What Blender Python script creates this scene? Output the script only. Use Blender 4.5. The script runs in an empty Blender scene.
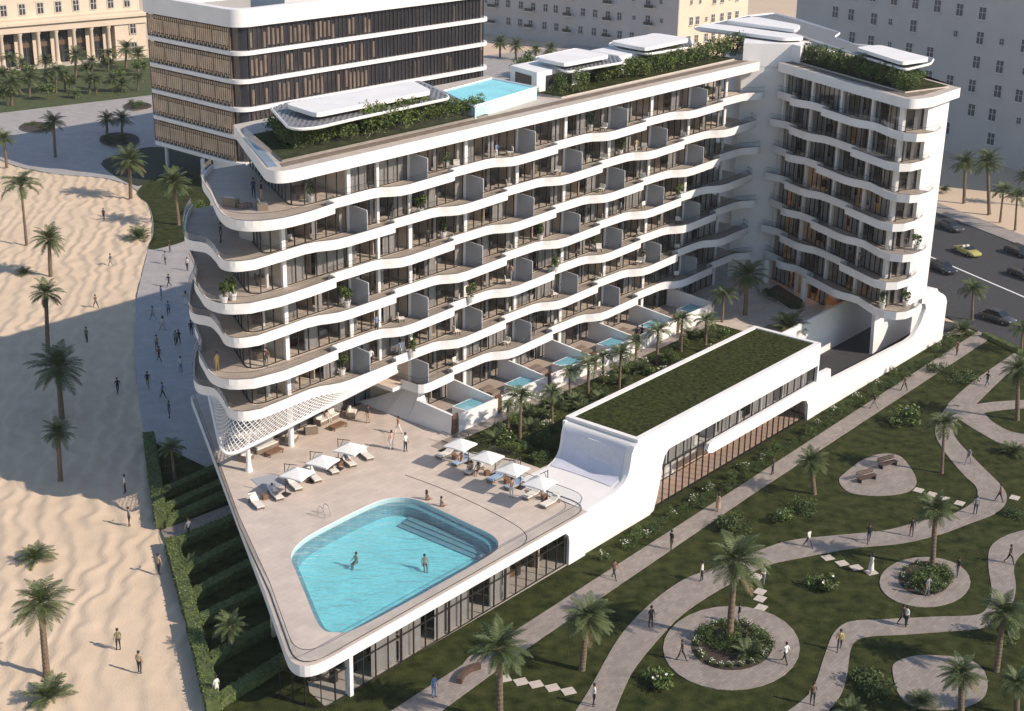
import bpy, math, random
from mathutils import Vector, Matrix, Quaternion, noise
from mathutils.geometry import tessellate_polygon
random.seed(7)
SC = bpy.context.scene
COL = SC.collection
rad = math.radians
# ------------------------------------------------------------------ camera
FPX, PITCH, ROLL, HC = 1474.4, rad(20.72), rad(1.025), 60.15
fw = Vector((0, math.cos(PITCH), -math.sin(PITCH)))
rt0 = Vector((1, 0, 0)); up0 = rt0.cross(fw)
RT = rt0*math.cos(ROLL) + up0*math.sin(ROLL)
UP = -rt0*math.sin(ROLL) + up0*math.cos(ROLL)
EYE = Vector((0, 0, HC))
cam = bpy.data.cameras.new('camera'); camo = bpy.data.objects.new('camera', cam); COL.objects.link(camo)
cam.sensor_width = 36; cam.lens = FPX/1024*36; cam.clip_end = 5000; cam.clip_start = 1
camo.matrix_world = Matrix(((RT.x, UP.x, -fw.x, 0), (RT.y, UP.y, -fw.y, 0), (RT.z, UP.z, -fw.z, HC), (0, 0, 0, 1)))
SC.camera = camo
def G(px, py, z=0.0):           # photo pixel -> point on the level z (survey helper)
    d = fw*FPX + RT*(px-512) - UP*(py-355.5)
    return EYE + d*((z-HC)/d.z)
def PRJ(p):
    v = Vector(p)-EYE; d = v.dot(fw)
    return 512+FPX*v.dot(RT)/d, 355.5-FPX*v.dot(UP)/d
def PXM(p): return FPX/(Vector(p)-EYE).dot(fw)   # pixels per metre
P0 = Vector((-6.07, 133.76, 0)); D = Vector((.6315, .7754, 0)).normalized(); N = Vector((D.y, -D.x, 0))
def W(s, n, z=0.0): return P0 + D*s + N*n + Vector((0, 0, z))
def ST(p): q = Vector((p[0], p[1], 0))-P0; return q.dot(D), q.dot(N)
def Z(k): return 8.1+3.3*k
SUNAZ = Vector((.927, -.375, 0)).normalized(); SUNEL = rad(35)
ANG_D = math.atan2(D.y, D.x)
# ------------------------------------------------------------------ materials
MT = {}
def mat(name, col, rough=.7, var=.12, scale=2.0, bump=0.0, bscale=20, metal=0.0, spec=.5, col2=None, emit=None, estr=1, detail=4, coat=0):
    if name in MT: return MT[name]
    m = bpy.data.materials.new(name); m.use_nodes = True; nt = m.node_tree; b = nt.nodes['Principled BSDF']
    b.inputs['Roughness'].default_value = rough; b.inputs['Metallic'].default_value = metal
    b.inputs['Specular IOR Level'].default_value = spec
    if coat: b.inputs['Coat Weight'].default_value = coat
    L = nt.links.new
    tc = nt.nodes.new('ShaderNodeTexCoord')
    if var > 0 or col2:
        nz = nt.nodes.new('ShaderNodeTexNoise'); nz.inputs['Scale'].default_value = scale; nz.inputs['Detail'].default_value = detail
        L(tc.outputs['Object'], nz.inputs['Vector'])
        r = nt.nodes.new('ShaderNodeValToRGB'); L(nz.outputs['Fac'], r.inputs['Fac'])
        r.color_ramp.elements[0].position = .3; r.color_ramp.elements[1].position = .7
        c2 = col2 if col2 else [min(1, c*(1+var)) for c in col]
        c1 = col if col2 else [c*(1-var) for c in col]
        r.color_ramp.elements[0].color = (*c1, 1); r.color_ramp.elements[1].color = (*c2, 1)
        L(r.outputs['Color'], b.inputs['Base Color'])
    else: b.inputs['Base Color'].default_value = (*col, 1)
    if bump:
        n2 = nt.nodes.new('ShaderNodeTexNoise'); n2.inputs['Scale'].default_value = bscale; n2.inputs['Detail'].default_value = 5
        L(tc.outputs['Object'], n2.inputs['Vector'])
        bp = nt.nodes.new('ShaderNodeBump'); bp.inputs['Strength'].default_value = bump; bp.inputs['Distance'].default_value = .1
        L(n2.outputs['Fac'], bp.inputs['Height']); L(bp.outputs['Normal'], b.inputs['Normal'])
    if emit:
        b.inputs['Emission Color'].default_value = (*emit, 1); b.inputs['Emission Strength'].default_value = estr
    MT[name] = m; return m
def tiles(name, col, size=.8, var=.08, grout=.75, rough=.6, rot=0.0):
    m = mat(name, col, rough, 0); nt = m.node_tree; b = nt.nodes['Principled BSDF']; L = nt.links.new
    tc = nt.nodes.new('ShaderNodeTexCoord'); mp = nt.nodes.new('ShaderNodeMapping'); mp.inputs['Rotation'].default_value = (0, 0, rot)
    br = nt.nodes.new('ShaderNodeTexBrick'); br.inputs['Scale'].default_value = 1; br.inputs['Brick Width'].default_value = size; br.inputs['Row Height'].default_value = size*.5
    br.inputs['Mortar Size'].default_value = .012; br.inputs['Bias'].default_value = 0
    br.inputs['Color1'].default_value = (*[c*(1-var) for c in col], 1); br.inputs['Color2'].default_value = (*[min(1, c*(1+var)) for c in col], 1)
    br.inputs['Mortar'].default_value = (*[c*grout for c in col], 1)
    L(tc.outputs['Object'], mp.inputs['Vector']); L(mp.outputs['Vector'], br.inputs['Vector'])
    nz = nt.nodes.new('ShaderNodeTexNoise'); nz.inputs['Scale'].default_value = .5; nz.inputs['Detail'].default_value = 6; L(tc.outputs['Object'], nz.inputs['Vector'])
    mx = nt.nodes.new('ShaderNodeMix'); mx.data_type = 'RGBA'; mx.blend_type = 'MULTIPLY'; mx.inputs[0].default_value = 1
    r = nt.nodes.new('ShaderNodeValToRGB'); r.color_ramp.elements[0].position = .3; r.color_ramp.elements[0].color = (.82, .82, .83, 1); r.color_ramp.elements[1].position = .7; r.color_ramp.elements[1].color = (1, 1, 1, 1)
    L(nz.outputs['Fac'], r.inputs['Fac']); L(br.outputs['Color'], mx.inputs[6]); L(r.outputs['Color'], mx.inputs[7]); L(mx.outputs[2], b.inputs['Base Color'])
    return m
def glass(name, tint=(.75, .78, .8), refl=.12, rough=.02):
    if name in MT: return MT[name]
    m = bpy.data.materials.new(name); m.use_nodes = True; nt = m.node_tree; nt.nodes.clear(); L = nt.links.new
    o = nt.nodes.new('ShaderNodeOutputMaterial'); mx = nt.nodes.new('ShaderNodeMixShader')
    t = nt.nodes.new('ShaderNodeBsdfTransparent'); t.inputs['Color'].default_value = (*tint, 1)
    g = nt.nodes.new('ShaderNodeBsdfGlossy'); g.inputs['Roughness'].default_value = rough; g.inputs['Color'].default_value = (.9, .93, 1, 1)
    lw = nt.nodes.new('ShaderNodeLayerWeight'); lw.inputs['Blend'].default_value = .5
    pw = nt.nodes.new('ShaderNodeMath'); pw.operation = 'POWER'; pw.inputs[1].default_value = 4.0
    ad = nt.nodes.new('ShaderNodeMath'); ad.operation = 'MULTIPLY_ADD'; ad.inputs[1].default_value = .8; ad.inputs[2].default_value = refl; ad.use_clamp = True
    L(lw.outputs['Facing'], pw.inputs[0]); L(pw.outputs[0], ad.inputs[0]); L(ad.outputs[0], mx.inputs[0]); L(t.outputs[0], mx.inputs[1]); L(g.outputs[0], mx.inputs[2]); L(mx.outputs[0], o.inputs[0])
    MT[name] = m; return m
white = mat('white_render', (.80, .78, .76), .65, .05, .35, .05, 6, detail=9)
white2 = mat('white_panel', (.78, .77, .77), .45, .02, 1)
greyplas = mat('grey_render', (.40, .41, .43), .7, .05, 1)
tan = tiles('tan_tile', (.46, .38, .31), .9, .06, .7)
deckm = tiles('travertine_deck', (.62, .53, .455), 1.2, .05, .8, rot=-ANG_D)
darkmul = mat('dark_metal', (.03, .027, .025), .4, 0)
sandm = None
pavem = tiles('grey_paving', (.36, .32, .29), .7, .09, .75, rot=.3)
pathm = tiles('garden_path_stone', (.31, .265, .23), .55, .14, .7, rot=-ANG_D)
promm = tiles('promenade_stone', (.42, .39, .37), 1.0, .06, .8, rot=.5)
asph = mat('asphalt', (.045, .045, .048), .85, .15, 1.5, .2, 60)
paint = mat('road_paint', (.75, .75, .73), .6, .06, 3)
lawn = mat('lawn_grass', (.016, .024, .006), .95, .3, .9, 1.0, 9, col2=(.060, .068, .021), detail=15, spec=.1)
roofgrass = mat('roof_grass', (.009, .015, .004), .95, .3, 2.6, 1.0, 9, col2=(.062, .072, .020), detail=12, spec=.1)
leafA = mat('leaf_dark', (.030, .055, .014), .6, .3, 3, col2=(.08, .12, .035), spec=.3)
leafB = mat('leaf_mid', (.08, .12, .025), .6, .3, 3, col2=(.21, .27, .07), spec=.3)
leafH = mat('hedge_leaf', (.06, .085, .03), .7, .3, 2, col2=(.12, .15, .055), spec=.2)
palmG = mat('palm_frond', (.045, .070, .022), .55, .3, 2, col2=(.12, .15, .055), spec=.35)
palmD = mat('dry_frond', (.20, .15, .08), .8, .3, 3)
trunkm = mat('palm_trunk', (.17, .12, .08), .9, .3, 6, .6, 12)
bark = mat('bark', (.12, .09, .06), .9, .3, 5, .5, 10)
flowerW = mat('white_flower', (.78, .76, .68), .6, .1, 5)
flowerP = mat('purple_leaf', (.08, .03, .045), .7, .3, 4, col2=(.16, .06, .08))
wood = mat('wood_brown', (.22, .12, .07), .6, .25, 3)
wicker = mat('wicker', (.22, .17, .13), .8, .2, 12, .4, 40)
cushion = mat('cream_cushion', (.72, .68, .62), .8, .05, 4)
towelb = mat('blue_towel', (.30, .42, .58), .85, .1, 6)
canopym = mat('white_canvas', (.80, .79, .76), .8, .03, 3)
curtain = mat('grey_curtain', (.50, .47, .45), .9, .08, 1.5)
beige = mat('beige_interior', (.70, .58, .47), .8, .08, 1)
beige2 = mat('interior_wall_warm', (.56, .46, .37), .8, .08, 1)
darkfur = mat('dark_furniture', (.05, .04, .035), .6, .2, 3)
ceilm = mat('ceiling', (.6, .56, .52), .8, .02)
glassW = glass('window_glass', (.84, .85, .85), .05)
glassR = glass('rail_glass', (.93, .95, .95), .03)
glassD = glass('tinted_glass', (.16, .17, .19), .10)
terrac = mat('terracotta', (.34, .19, .13), .8, .15, 3)
soil = mat('soil', (.05, .035, .025), .95, .2, 3, .6, 10)
stone = mat('pale_stone', (.50, .44, .38), .8, .1, 2)
potm = mat('white_pot', (.7, .68, .65), .6, .05)
warmlamp = mat('warm_lamp', (.9, .7, .4), .5, 0, emit=(1, .62, .28), estr=9)
rubber = mat('rubber', (.02, .02, .02), .8, 0)
chrome = mat('steel', (.5, .5, .5), .25, 0, metal=1)
# ------------------------------------------------------------------ mesh builder
class MB:
    def __init__(s): s.v = []; s.f = []; s.m = []; s.mats = []
    def mi(s, m):
        if m not in s.mats: s.mats.append(m)
        return s.mats.index(m)
    def face(s, pts, m):
        b = len(s.v); s.v += [tuple(p) for p in pts]; s.f.append(tuple(range(b, b+len(pts)))); s.m.append(s.mi(m))
    def box(s, c, sx, sy, sz, m, rz=0.0, top=None):   # c = centre of the base
        c = Vector(c); cs, sn = math.cos(rz), math.sin(rz); b = len(s.v)
        for z in (0, sz):
            for x, y in ((-1, -1), (1, -1), (1, 1), (-1, 1)):
                X, Y = x*sx/2, y*sy/2; s.v.append((c.x+X*cs-Y*sn, c.y+X*sn+Y*cs, c.z+z))
        for q in ((3, 2, 1, 0), (4, 5, 6, 7), (0, 1, 5, 4), (1, 2, 6, 5), (2, 3, 7, 6), (3, 0, 4, 7)):
            s.f.append(tuple(b+i for i in q)); s.m.append(s.mi(top if (top and q[0] == 4) else m))
    def prism(s, poly, z0, z1, m, top=None, bot=None, holes=(), sides=True):   # poly: xy; z0,z1 float or fn
        def zz(z, p): return z(p) if callable(z) else z
        loops = [list(poly)]+[list(h) for h in holes]
        flat = [p for l in loops for p in l]
        tris = tessellate_polygon([[Vector((p[0], p[1], 0)) for p in l] for l in loops])
        b = len(s.v); n = len(flat)
        for p in flat: s.v.append((p[0], p[1], zz(z1, p)))
        for p in flat: s.v.append((p[0], p[1], zz(z0, p)))
        for t in tris:
            a = [Vector(s.v[b+i]) for i in t]
            nz = (a[1]-a[0]).cross(a[2]-a[0]).z
            u = t if nz > 0 else t[::-1]
            s.f.append(tuple(b+i for i in u)); s.m.append(s.mi(top or m))
            s.f.append(tuple(b+n+i for i in u[::-1])); s.m.append(s.mi(bot or m))
        if sides:
            o = 0
            for li, l in enumerate(loops):
                k = len(l)
                A = sum(l[i][0]*l[(i+1) % k][1]-l[(i+1) % k][0]*l[i][1] for i in range(k))
                ccw = (A > 0) == (li == 0)
                for i in range(k):
                    j = (i+1) % k; q = (b+o+i, b+n+o+i, b+n+o+j, b+o+j)
                    s.f.append(q if ccw is False else q[::-1]); s.m.append(s.mi(m))
                o += k
    def sheet(s, poly, z, m):
        tris = tessellate_polygon([[Vector((p[0], p[1], 0)) for p in poly]])
        b = len(s.v)
        for p in poly: s.v.append((p[0], p[1], z))
        for t in tris:
            a = [Vector(s.v[b+i]) for i in t]
            u = t if (a[1]-a[0]).cross(a[2]-a[0]).z > 0 else t[::-1]
            s.f.append(tuple(b+i for i in u)); s.m.append(s.mi(m))
    def vert_poly(s, pts, base, along, thick, m, side=None):   # polygon in a vertical plane: pts (u,z); base+along*u; extruded by vector thick
        tris = tessellate_polygon([[Vector((p[0], p[1], 0)) for p in pts]])
        b = len(s.v); n = len(pts)
        for p in pts: s.v.append(tuple(base+along*p[0]+Vector((0, 0, p[1]))))
        for p in pts: s.v.append(tuple(base+along*p[0]+Vector((0, 0, p[1]))+thick))
        for t in tris:
            s.f.append(tuple(b+i for i in t)); s.m.append(s.mi(m)); s.f.append(tuple(b+n+i for i in t[::-1])); s.m.append(s.mi(m))
        for i in range(n):
            j = (i+1) % n; s.f.append((b+i, b+j, b+n+j, b+n+i)); s.m.append(s.mi(side or m))
    def tube(s, pts, r, m, k=6, caps=True):
        pts = [Vector(p) for p in pts]; R = r if isinstance(r, (list, tuple)) else [r]*len(pts)
        b = len(s.v); prev = None
        for i, p in enumerate(pts):
            t = (pts[min(i+1, len(pts)-1)]-pts[max(i-1, 0)]).normalized()
            a = prev if prev is not None else (Vector((0, 0, 1)) if abs(t.z) < .9 else Vector((1, 0, 0)))
            a = (a-t*a.dot(t)).normalized(); prev = a; c = t.cross(a)
            for j in range(k):
                th = 2*math.pi*j/k; s.v.append(tuple(p+(a*math.cos(th)+c*math.sin(th))*R[i]))
        for i in range(len(pts)-1):
            for j in range(k):
                q = b+i*k+j; w = b+i*k+(j+1) % k; s.f.append((q, w, w+k, q+k)); s.m.append(s.mi(m))
        if caps:
            s.f.append(tuple(b+j for j in reversed(range(k)))); s.m.append(s.mi(m))
            s.f.append(tuple(b+(len(pts)-1)*k+j for j in range(k))); s.m.append(s.mi(m))
    def lathe(s, prof, c, m, k=12):
        c = Vector(c); b = len(s.v)
        for r, z in prof:
            for j in range(k): th = 2*math.pi*j/k; s.v.append((c.x+r*math.cos(th), c.y+r*math.sin(th), c.z+z))
        for i in range(len(prof)-1):
            for j in range(k):
                q = b+i*k+j; w = b+i*k+(j+1) % k; s.f.append((q, w, w+k, q+k)); s.m.append(s.mi(m))
        s.f.append(tuple(b+j for j in reversed(range(k)))); s.m.append(s.mi(m))
        s.f.append(tuple(b+(len(prof)-1)*k+j for j in range(k))); s.m.append(s.mi(m))
    def ribbon(s, line, z0, z1, m):
        for a, b_ in zip(line, line[1:]):
            s.face([(a[0], a[1], z0), (b_[0], b_[1], z0), (b_[0], b_[1], z1), (a[0], a[1], z1)], m)
    def mesh(s, name, smooth=None):
        me = bpy.data.meshes.new(name); me.from_pydata(s.v, [], s.f); me.update()
        for m in s.mats: me.materials.append(m)
        me.polygons.foreach_set('material_index', s.m)
        if smooth is not None:
            me.polygons.foreach_set('use_smooth', [True]*len(s.f))
            me.set_sharp_from_angle(angle=rad(smooth))
        return me
    def build(s, name, parent=None, smooth=None, loc=None):
        o = bpy.data.objects.new(name, s.mesh(name, smooth)); COL.objects.link(o)
        if parent:
            o.parent = parent
            if parent.name in WORLD: o.matrix_parent_inverse = Matrix.Translation(-parent.location)
        if loc is not None: o.location = loc
        return o
WORLD = set()
def tag(o, label=None, cat=None, group=None, kind=None):
    if label: o['label'] = label
    if cat: o['category'] = cat
    if group: o['group'] = group
    if kind: o['kind'] = kind
    return o
def empty(name, loc=(0, 0, 0), rz=0, label=None, cat=None, group=None):
    o = bpy.data.objects.new(name, None); COL.objects.link(o); o.location = loc; o.rotation_euler = (0, 0, rz); o.empty_display_size = .3
    return tag(o, label, cat, group)
def inst(name, me, parent=None, loc=(0, 0, 0), rz=0, sc=None):
    o = bpy.data.objects.new(name, me); COL.objects.link(o); o.location = loc; o.rotation_euler = (0, 0, rz)
    if sc is not None: o.scale = sc
    if parent: o.parent = parent
    return o
def copy_tree(o, parent=None):
    c = o.copy(); COL.objects.link(c)
    if parent: c.parent = parent
    for ch in list(o.children): copy_tree(ch, c)
    return c
def catmull(pts, k=6, closed=False):
    pts = [Vector((p[0], p[1])) for p in pts]; n = len(pts); out = []
    for i in range(n if closed else n-1):
        if closed: a, b, c, d = pts[(i-1) % n], pts[i], pts[(i+1) % n], pts[(i+2) % n]
        else: a, b, c, d = pts[max(i-1, 0)], pts[i], pts[i+1], pts[min(i+2, n-1)]
        for j in range(k):
            t = j/k; out.append(.5*((2*b)+(c-a)*t+(2*a-5*b+4*c-d)*t*t+(3*b-a-3*c+d)*t**3))
    if not closed: out.append(pts[-1])
    return [(p.x, p.y) for p in out]
def rounded(poly, rads, k=7):
    out = []; n = len(poly)
    for i in range(n):
        p = Vector(poly[i][:2]); a = Vector(poly[i-1][:2]); b = Vector(poly[(i+1) % n][:2]); r = rads[i] if isinstance(rads, (list, tuple)) else rads
        if r <= 0: out.append((p.x, p.y)); continue
        u = (a-p).normalized(); v = (b-p).normalized(); r = min(r, (a-p).length*.49, (b-p).length*.49)
        for j in range(k+1):
            t = j/k; q = p+u*r*(1-t)**2+v*r*t**2; out.append((q.x, q.y))
    return out
def XY(l): return [tuple(p[:2]) if not isinstance(p, Vector) else (p.x, p.y) for p in l]
def SW(l): return [(W(s, n).x, W(s, n).y) for s, n in l]
def GL(l, z=0): return [(G(x, y, z).x, G(x, y, z).y) for x, y in l]
# ------------------------------------------------------------------ ground, beach, paving, roads, paths
def sandh(x, y):
    n1 = noise.noise(Vector((x*.11, y*.07, 0))); n2 = noise.noise(Vector((x*.5, y*.4, 3)))
    ph = (x*.98+y*.18+2.0*n1+1.1*n2)/1.9
    f = ph-math.floor(ph); saw = (f/.30 if f < .30 else (1-f)/.70)
    a = .5+.5*noise.noise(Vector((x*.06, y*.05, 9)))
    n3 = noise.noise(Vector((x*1.3, y*1.1, 5)))
    return .012*n3-.11+.30*(saw*.6+.4*saw*saw)*(.30+.70*a)+.03*n1
def sand_mat():
    m = mat('beach_sand', (.63, .50, .365), .95, .07, .35, .35, 6, spec=.1, detail=8); return m
sandm = sand_mat()
b = MB(); b.face([(-1500, -200, -.16), (1500, -200, -.16), (1500, 2600, -.16), (-1500, 2600, -.16)], mat('desert_sand', (.60, .475, .35), .95, .10, .02, .4, .8, spec=.1, detail=8))
tag(b.build('desert_ground'), kind='structure')
b = MB(); x0, x1, y0, y1, st_ = -118, -14, 72, 262, .30
nx = int((x1-x0)/st_); ny = int((y1-y0)/st_)
for j in range(ny+1):
    for i in range(nx+1):
        x = x0+i*st_; y = y0+j*st_; e = min(1, (x-x0)/4, (x1-x)/4, (y1-y)/4)
        b.v.append((x, y, sandh(x, y)*e-.17*(1-e)))
k = nx+1
for j in range(ny):
    for i in range(nx): q = j*k+i; b.f.append((q, q+1, q+1+k, q+k)); b.m.append(0)
b.mats = [sandm]
tag(b.build('beach', smooth=80), kind='structure')
curve = catmull([(0, 159), (17, 166), (56, 173.7), (98.5, 177), (124, 183), (138, 191.4), (147.7, 204), (152, 218), (152, 235), (146, 257.6), (140.7, 280), (136.5, 300), (134.5, 328), (135, 356), (138, 390), (142, 421), (146, 438)], 4)
cw = GL(curve, .12)
e0 = G(0, 113, .12); e1 = G(152, 95, .12); ed = (e1-e0).normalized()
pv = [tuple((e0-ed*60).xy)]+[tuple((cw[0][0]-50, cw[0][1]-10))]+cw+SW([(-20, 0), (20, -2), (60, -2), (90, -60)])+[tuple((e1+ed*170).xy)]
b = MB(); b.prism(pv, -.2, .12, promm); tag(b.build('promenade'), kind='structure')
# lawns
lb = GL([(146, 438), (150, 470), (160, 528), (168, 545), (178, 582), (190, 622), (203, 680), (212, 720), (222, 770)], .1)
road_d = Vector((.4, -.915, 0)).normalized(); road_n = Vector((.915, .4, 0)).normalized()
RN = Vector((57.5, 169, 0)); RF = Vector((66.8, 224.7, 0))
lw_ = lb+[(-26, 60), (105, 52)]+[tuple((RN+road_d*118).xy), tuple((RN+road_d*2).xy)]+rounded([tuple((RN-road_d*2).xy), tuple((W(64.5, 25)).xy), tuple(W(64, 20).xy)], [2, 2, 0])+SW([(40, 15), (-15, -22)])
b = MB(); b.prism(lw_, -.3, .10, lawn); tag(b.build('lawn'), kind='structure')
b = MB(); b.prism(GL(catmull([(138, 190), (147.7, 203), (153, 218), (153, 235), (149, 249), (168, 246), (186, 240), (200, 228), (210, 213), (208, 190), (196, 176), (165, 174)], 4, True), .15), 0, .16, lawn); tag(b.build('lawn_patch'), kind='structure')
b = MB(); b.prism(GL(catmull([(101, 164), (128, 152), (160, 147), (222, 160), (238, 178), (205, 184), (168, 172), (138, 186)], 4, True), .15), 0, .155, mat('dark_ground_cover', (.02, .03, .012), .9, .3, 3, .5, 8)); tag(b.build('planting_ground'), kind='structure')
g0 = [tuple((e0-ed*90).xy), tuple((e1+ed*40).xy)]
h1 = G(147, 56, .1); h0 = G(0, 71, .1); hd = (h1-h0).normalized()
b = MB(); b.prism([tuple((e0-ed*90+Vector((0, .3, 0))).xy), tuple((e1+ed*60+Vector((0, .3, 0))).xy), tuple((h1+hd*40).xy), tuple((h0-hd*110).xy)], -.1, .14, mat('park_grass', (.040, .058, .016), .9, .3, .6, .5, 4, col2=(.08, .10, .03))); tag(b.build('garden_lawn'), kind='structure')
# road
b = MB(); b.prism([tuple((RN-road_d*110+road_n*.0).xy), tuple((RN+road_d*160).xy), tuple((RN+road_d*160+road_n*31.0).xy), tuple((RN-road_d*110+road_n*31.0).xy)], -.12, .02, asph); tag(b.build('road'), kind='structure')
b = MB(); c0 = RN+road_n*14.6
b.face([tuple(c0-road_d*60+Vector((0, 0, .026))), tuple(c0+road_d*100+Vector((0, 0, .026))), tuple(c0+road_d*100+road_n*.34+Vector((0, 0, .026))), tuple(c0-road_d*60+road_n*.34+Vector((0, 0, .026)))], paint)
tag(b.build('road_line'), kind='structure')
b = MB(); q = RN+road_n*31
b.prism([tuple((q-road_d*110).xy), tuple((q+road_d*160).xy), tuple((q+road_d*160+road_n*4).xy), tuple((q-road_d*110+road_n*4).xy)], -.1, .15, pavem); tag(b.build('pavement'), kind='structure')
b = MB(); b.sheet(SW([(30.6, 15.6), (60, 15.0), (68, 14), (69, 23.5), (62.3, 23.5), (30.6, 23.5)]), .125, asph); tag(b.build('driveway'), kind='structure')
# park paths: (left edge, right edge) photo outlines
def path(l, r, name='garden_path', z=.15, k=5, sm=True):
    a = catmull(GL(l, z), k) if sm else GL(l, z); c = catmull(GL(r, z), k) if sm else GL(r, z)
    b = MB(); b.prism(a+c[::-1], -.2, z, pathm); return tag(b.build(name), kind='structure')
path([(978.5, 331), (740, 485.6), (522, 626), (400, 705), (340, 744)], [(992, 337), (748, 497), (525.5, 649), (441, 711), (395, 745)], sm=False)
path([(575, 711.5), (590, 688), (620, 636), (652, 602), (681, 581), (704, 571), (759.5, 550), (792, 540), (837.5, 535), (886, 530), (922, 520.6), (948, 515.7), (967.5, 506), (977, 497), (976, 486.5), (965, 476), (951, 460), (941, 446), (935.4, 433), (938, 420), (949, 403)],
     [(614.8, 711.5), (632.6, 671.6), (660, 637), (684, 613), (715, 592), (745, 576), (769, 564.5), (798.5, 558), (853.7, 548), (902.5, 543), (941.5, 533.6), (967.5, 523.9), (993.5, 514), (1005, 504), (1006.5, 494), (1000, 484), (989, 473), (973, 457), (958, 441), (953, 430), (957, 420), (966, 410)], z=.156)
path([(1014, 353), (973, 381.5), (948, 403.5)], [(1026, 359), (1001.5, 379), (972, 408)], z=.160)
path([(952, 408), (973, 404.6), (993, 401.8), (1024, 399.8), (1060, 398)], [(960, 420), (982, 413), (1001.5, 409.7), (1024, 408), (1060, 406)], z=.164)
path([(962, 405), (981.9, 412), (993, 422), (1010, 431), (1030, 435), (1060, 440)], [(950, 410), (962, 421), (984.7, 435), (1001.5, 443.4), (1026, 447), (1060, 452)], z=.152)
path([(787, 711.5), (805, 697.7), (814.7, 684.7), (824.5, 655.5), (834, 632.7), (850.5, 621.4), (886, 619), (935, 616.5), (977, 614.5), (988, 605), (991.9, 590.5), (988.6, 567.7), (990, 548), (1003, 536.9), (1024, 530), (1060, 524)],
     [(827.7, 711.5), (840.7, 694.5), (847, 675), (852, 645.7), (866.7, 636.6), (902.5, 634.4), (948, 631), (980.5, 627.9), (1003, 618), (1012, 605), (1016, 587), (1014, 570), (1017.9, 558), (1030, 548), (1045, 545), (1060, 544)], z=.153)
path([(161, 530.3), (234, 503), (250, 497)], [(168, 545), (236, 517), (252, 511)], sm=False)
def pad(pts, name='paved_circle', z=.158, inner=None):
    b = MB(); o = catmull(GL(pts, z), 5, True)
    b.prism(o, -.2, z, pathm, holes=[inner] if inner else []); return tag(b.build(name), kind='structure')
pad([(839, 480), (846, 472), (864, 459), (883, 453.5), (900, 456), (911.5, 469), (916.6, 482), (909, 491), (889, 495), (864, 495), (847, 491)])
pad([(892.7, 672), (896, 662), (915.5, 655.5), (941.5, 655.5), (967.5, 658.8), (985, 672), (985, 695), (960, 708), (920, 708), (900, 696)])
pad([(470, 656), (480, 655), (488, 660), (486, 672), (474, 681), (456, 690), (450, 684), (460, 668)], z=.161)
def ellipse_w(px, py, rx, ry, k=28):   # circle in the photo -> ground
    return [G(px+rx*math.cos(2*math.pi*i/k), py+ry*math.sin(2*math.pi*i/k), .15) for i in range(k)]
def ring(cx, cy, rx, ry, icx, icy, irx, iry, z):
    o = [tuple(p.xy) for p in ellipse_w(cx, cy, rx, ry)]; i = [tuple(p.xy) for p in ellipse_w(icx, icy, irx, iry)]
    b = MB(); b.prism(o, -.2, z, pathm, holes=[i]); tag(b.build('paved_circle'), kind='structure')
    b = MB(); b.prism(i, -.2, .2, soil); tag(b.build('planting_bed'), kind='structure')
ring(731.5, 648, 68.5, 42, 732, 645.5, 41, 25, .168)
ring(925, 582, 45.5, 25, 925, 578.5, 26.5, 17, .166)
for cx, cy, rx, ry in [(119.6, 141, 20, 7.5), (37, 128, 17, 5), (138, 107, 14, 4)]:
    b = MB(); b.prism([tuple(p.xy) for p in ellipse_w(cx, cy, rx, ry)], 0, .4, pathm, top=soil); tag(b.build('planting_bed'), kind='structure')
# ------------------------------------------------------------------ podium with the pool deck
DZ = 4.3
pod = empty('podium_building', W(-30, 24), 0, 'low white podium building carrying the swimming pool deck and ground floor glass front', 'building'); WORLD.add(pod.name)
outer = SW([(-15.4, -20.5), (-30.5, 4.38), (-36.2, 13.8)])+rounded(SW([(-36.3, 14.0), (-42.7, 24.2), (-9.6, 24.2)]), [0, 3.4, 0], 9)[1:]
outer = outer+SW([(-9.6, 16.0), (30.1, 16.0), (30.1, 15.4), (60.5, 15.4), (62, -20)])
pool = [(-30.9, 11.0), (-29.2, 10.15), (-26.86, 9.75), (-20.6, 9.6), (-18.37, 10.3), (-17.5, 12), (-17.58, 14.09), (-17.9, 18.27), (-18.2, 21.0), (-19.2, 22.4), (-20.8, 22.9), (-25.88, 22.99), (-30.8, 22.99), (-35.6, 22.8), (-36.8, 22.1), (-37.05, 20.7), (-34.54, 16.43), (-32.6, 13.3), (-31.8, 12.0)]
poolw = catmull(SW(pool), 5, True)
b = MB(); b.prism(outer, 3.42, DZ, white, top=deckm, bot=white2, holes=[poolw])
o = b.build('deck_slab', pod)
# walls below the slab, set back on the left and back sides
def inset_line(pts, m_): pass
b = MB(); wl = SW([(-13.4, -19.5), (-28.6, 4.4), (-37.0, 18.4)])
b.prism(wl+SW([(-35.8, 19.2), (-27.4, 5.0), (-12.2, -18.9)]), 0, 3.42, white2)
b.prism(SW([(-35.8, 14.0), (-35.6, 13.6), (-9.6, 13.6), (-9.6, 14.0)]), 0, 2.55, beige)
b.sheet(SW([(-39.5, 23.7), (-39, 21.5), (-35.6, 17), (-35, 14), (-9.6, 14), (-9.6, 24)]), .125, stone)
b.build('rear_wall', pod)
# front white wall between the deck windows and the low building
b = MB(); b.vert_poly([(-11.9, .0), (-9.6, 0), (-9.6, 3.42), (-12.9, 3.42), (-12.5, 3.3), (-12.05, 2.9), (-11.9, 2.3), (-11.9, .6)], W(0, 23.55), D, N*.5, white)
b.build('front_wall', pod)
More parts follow.
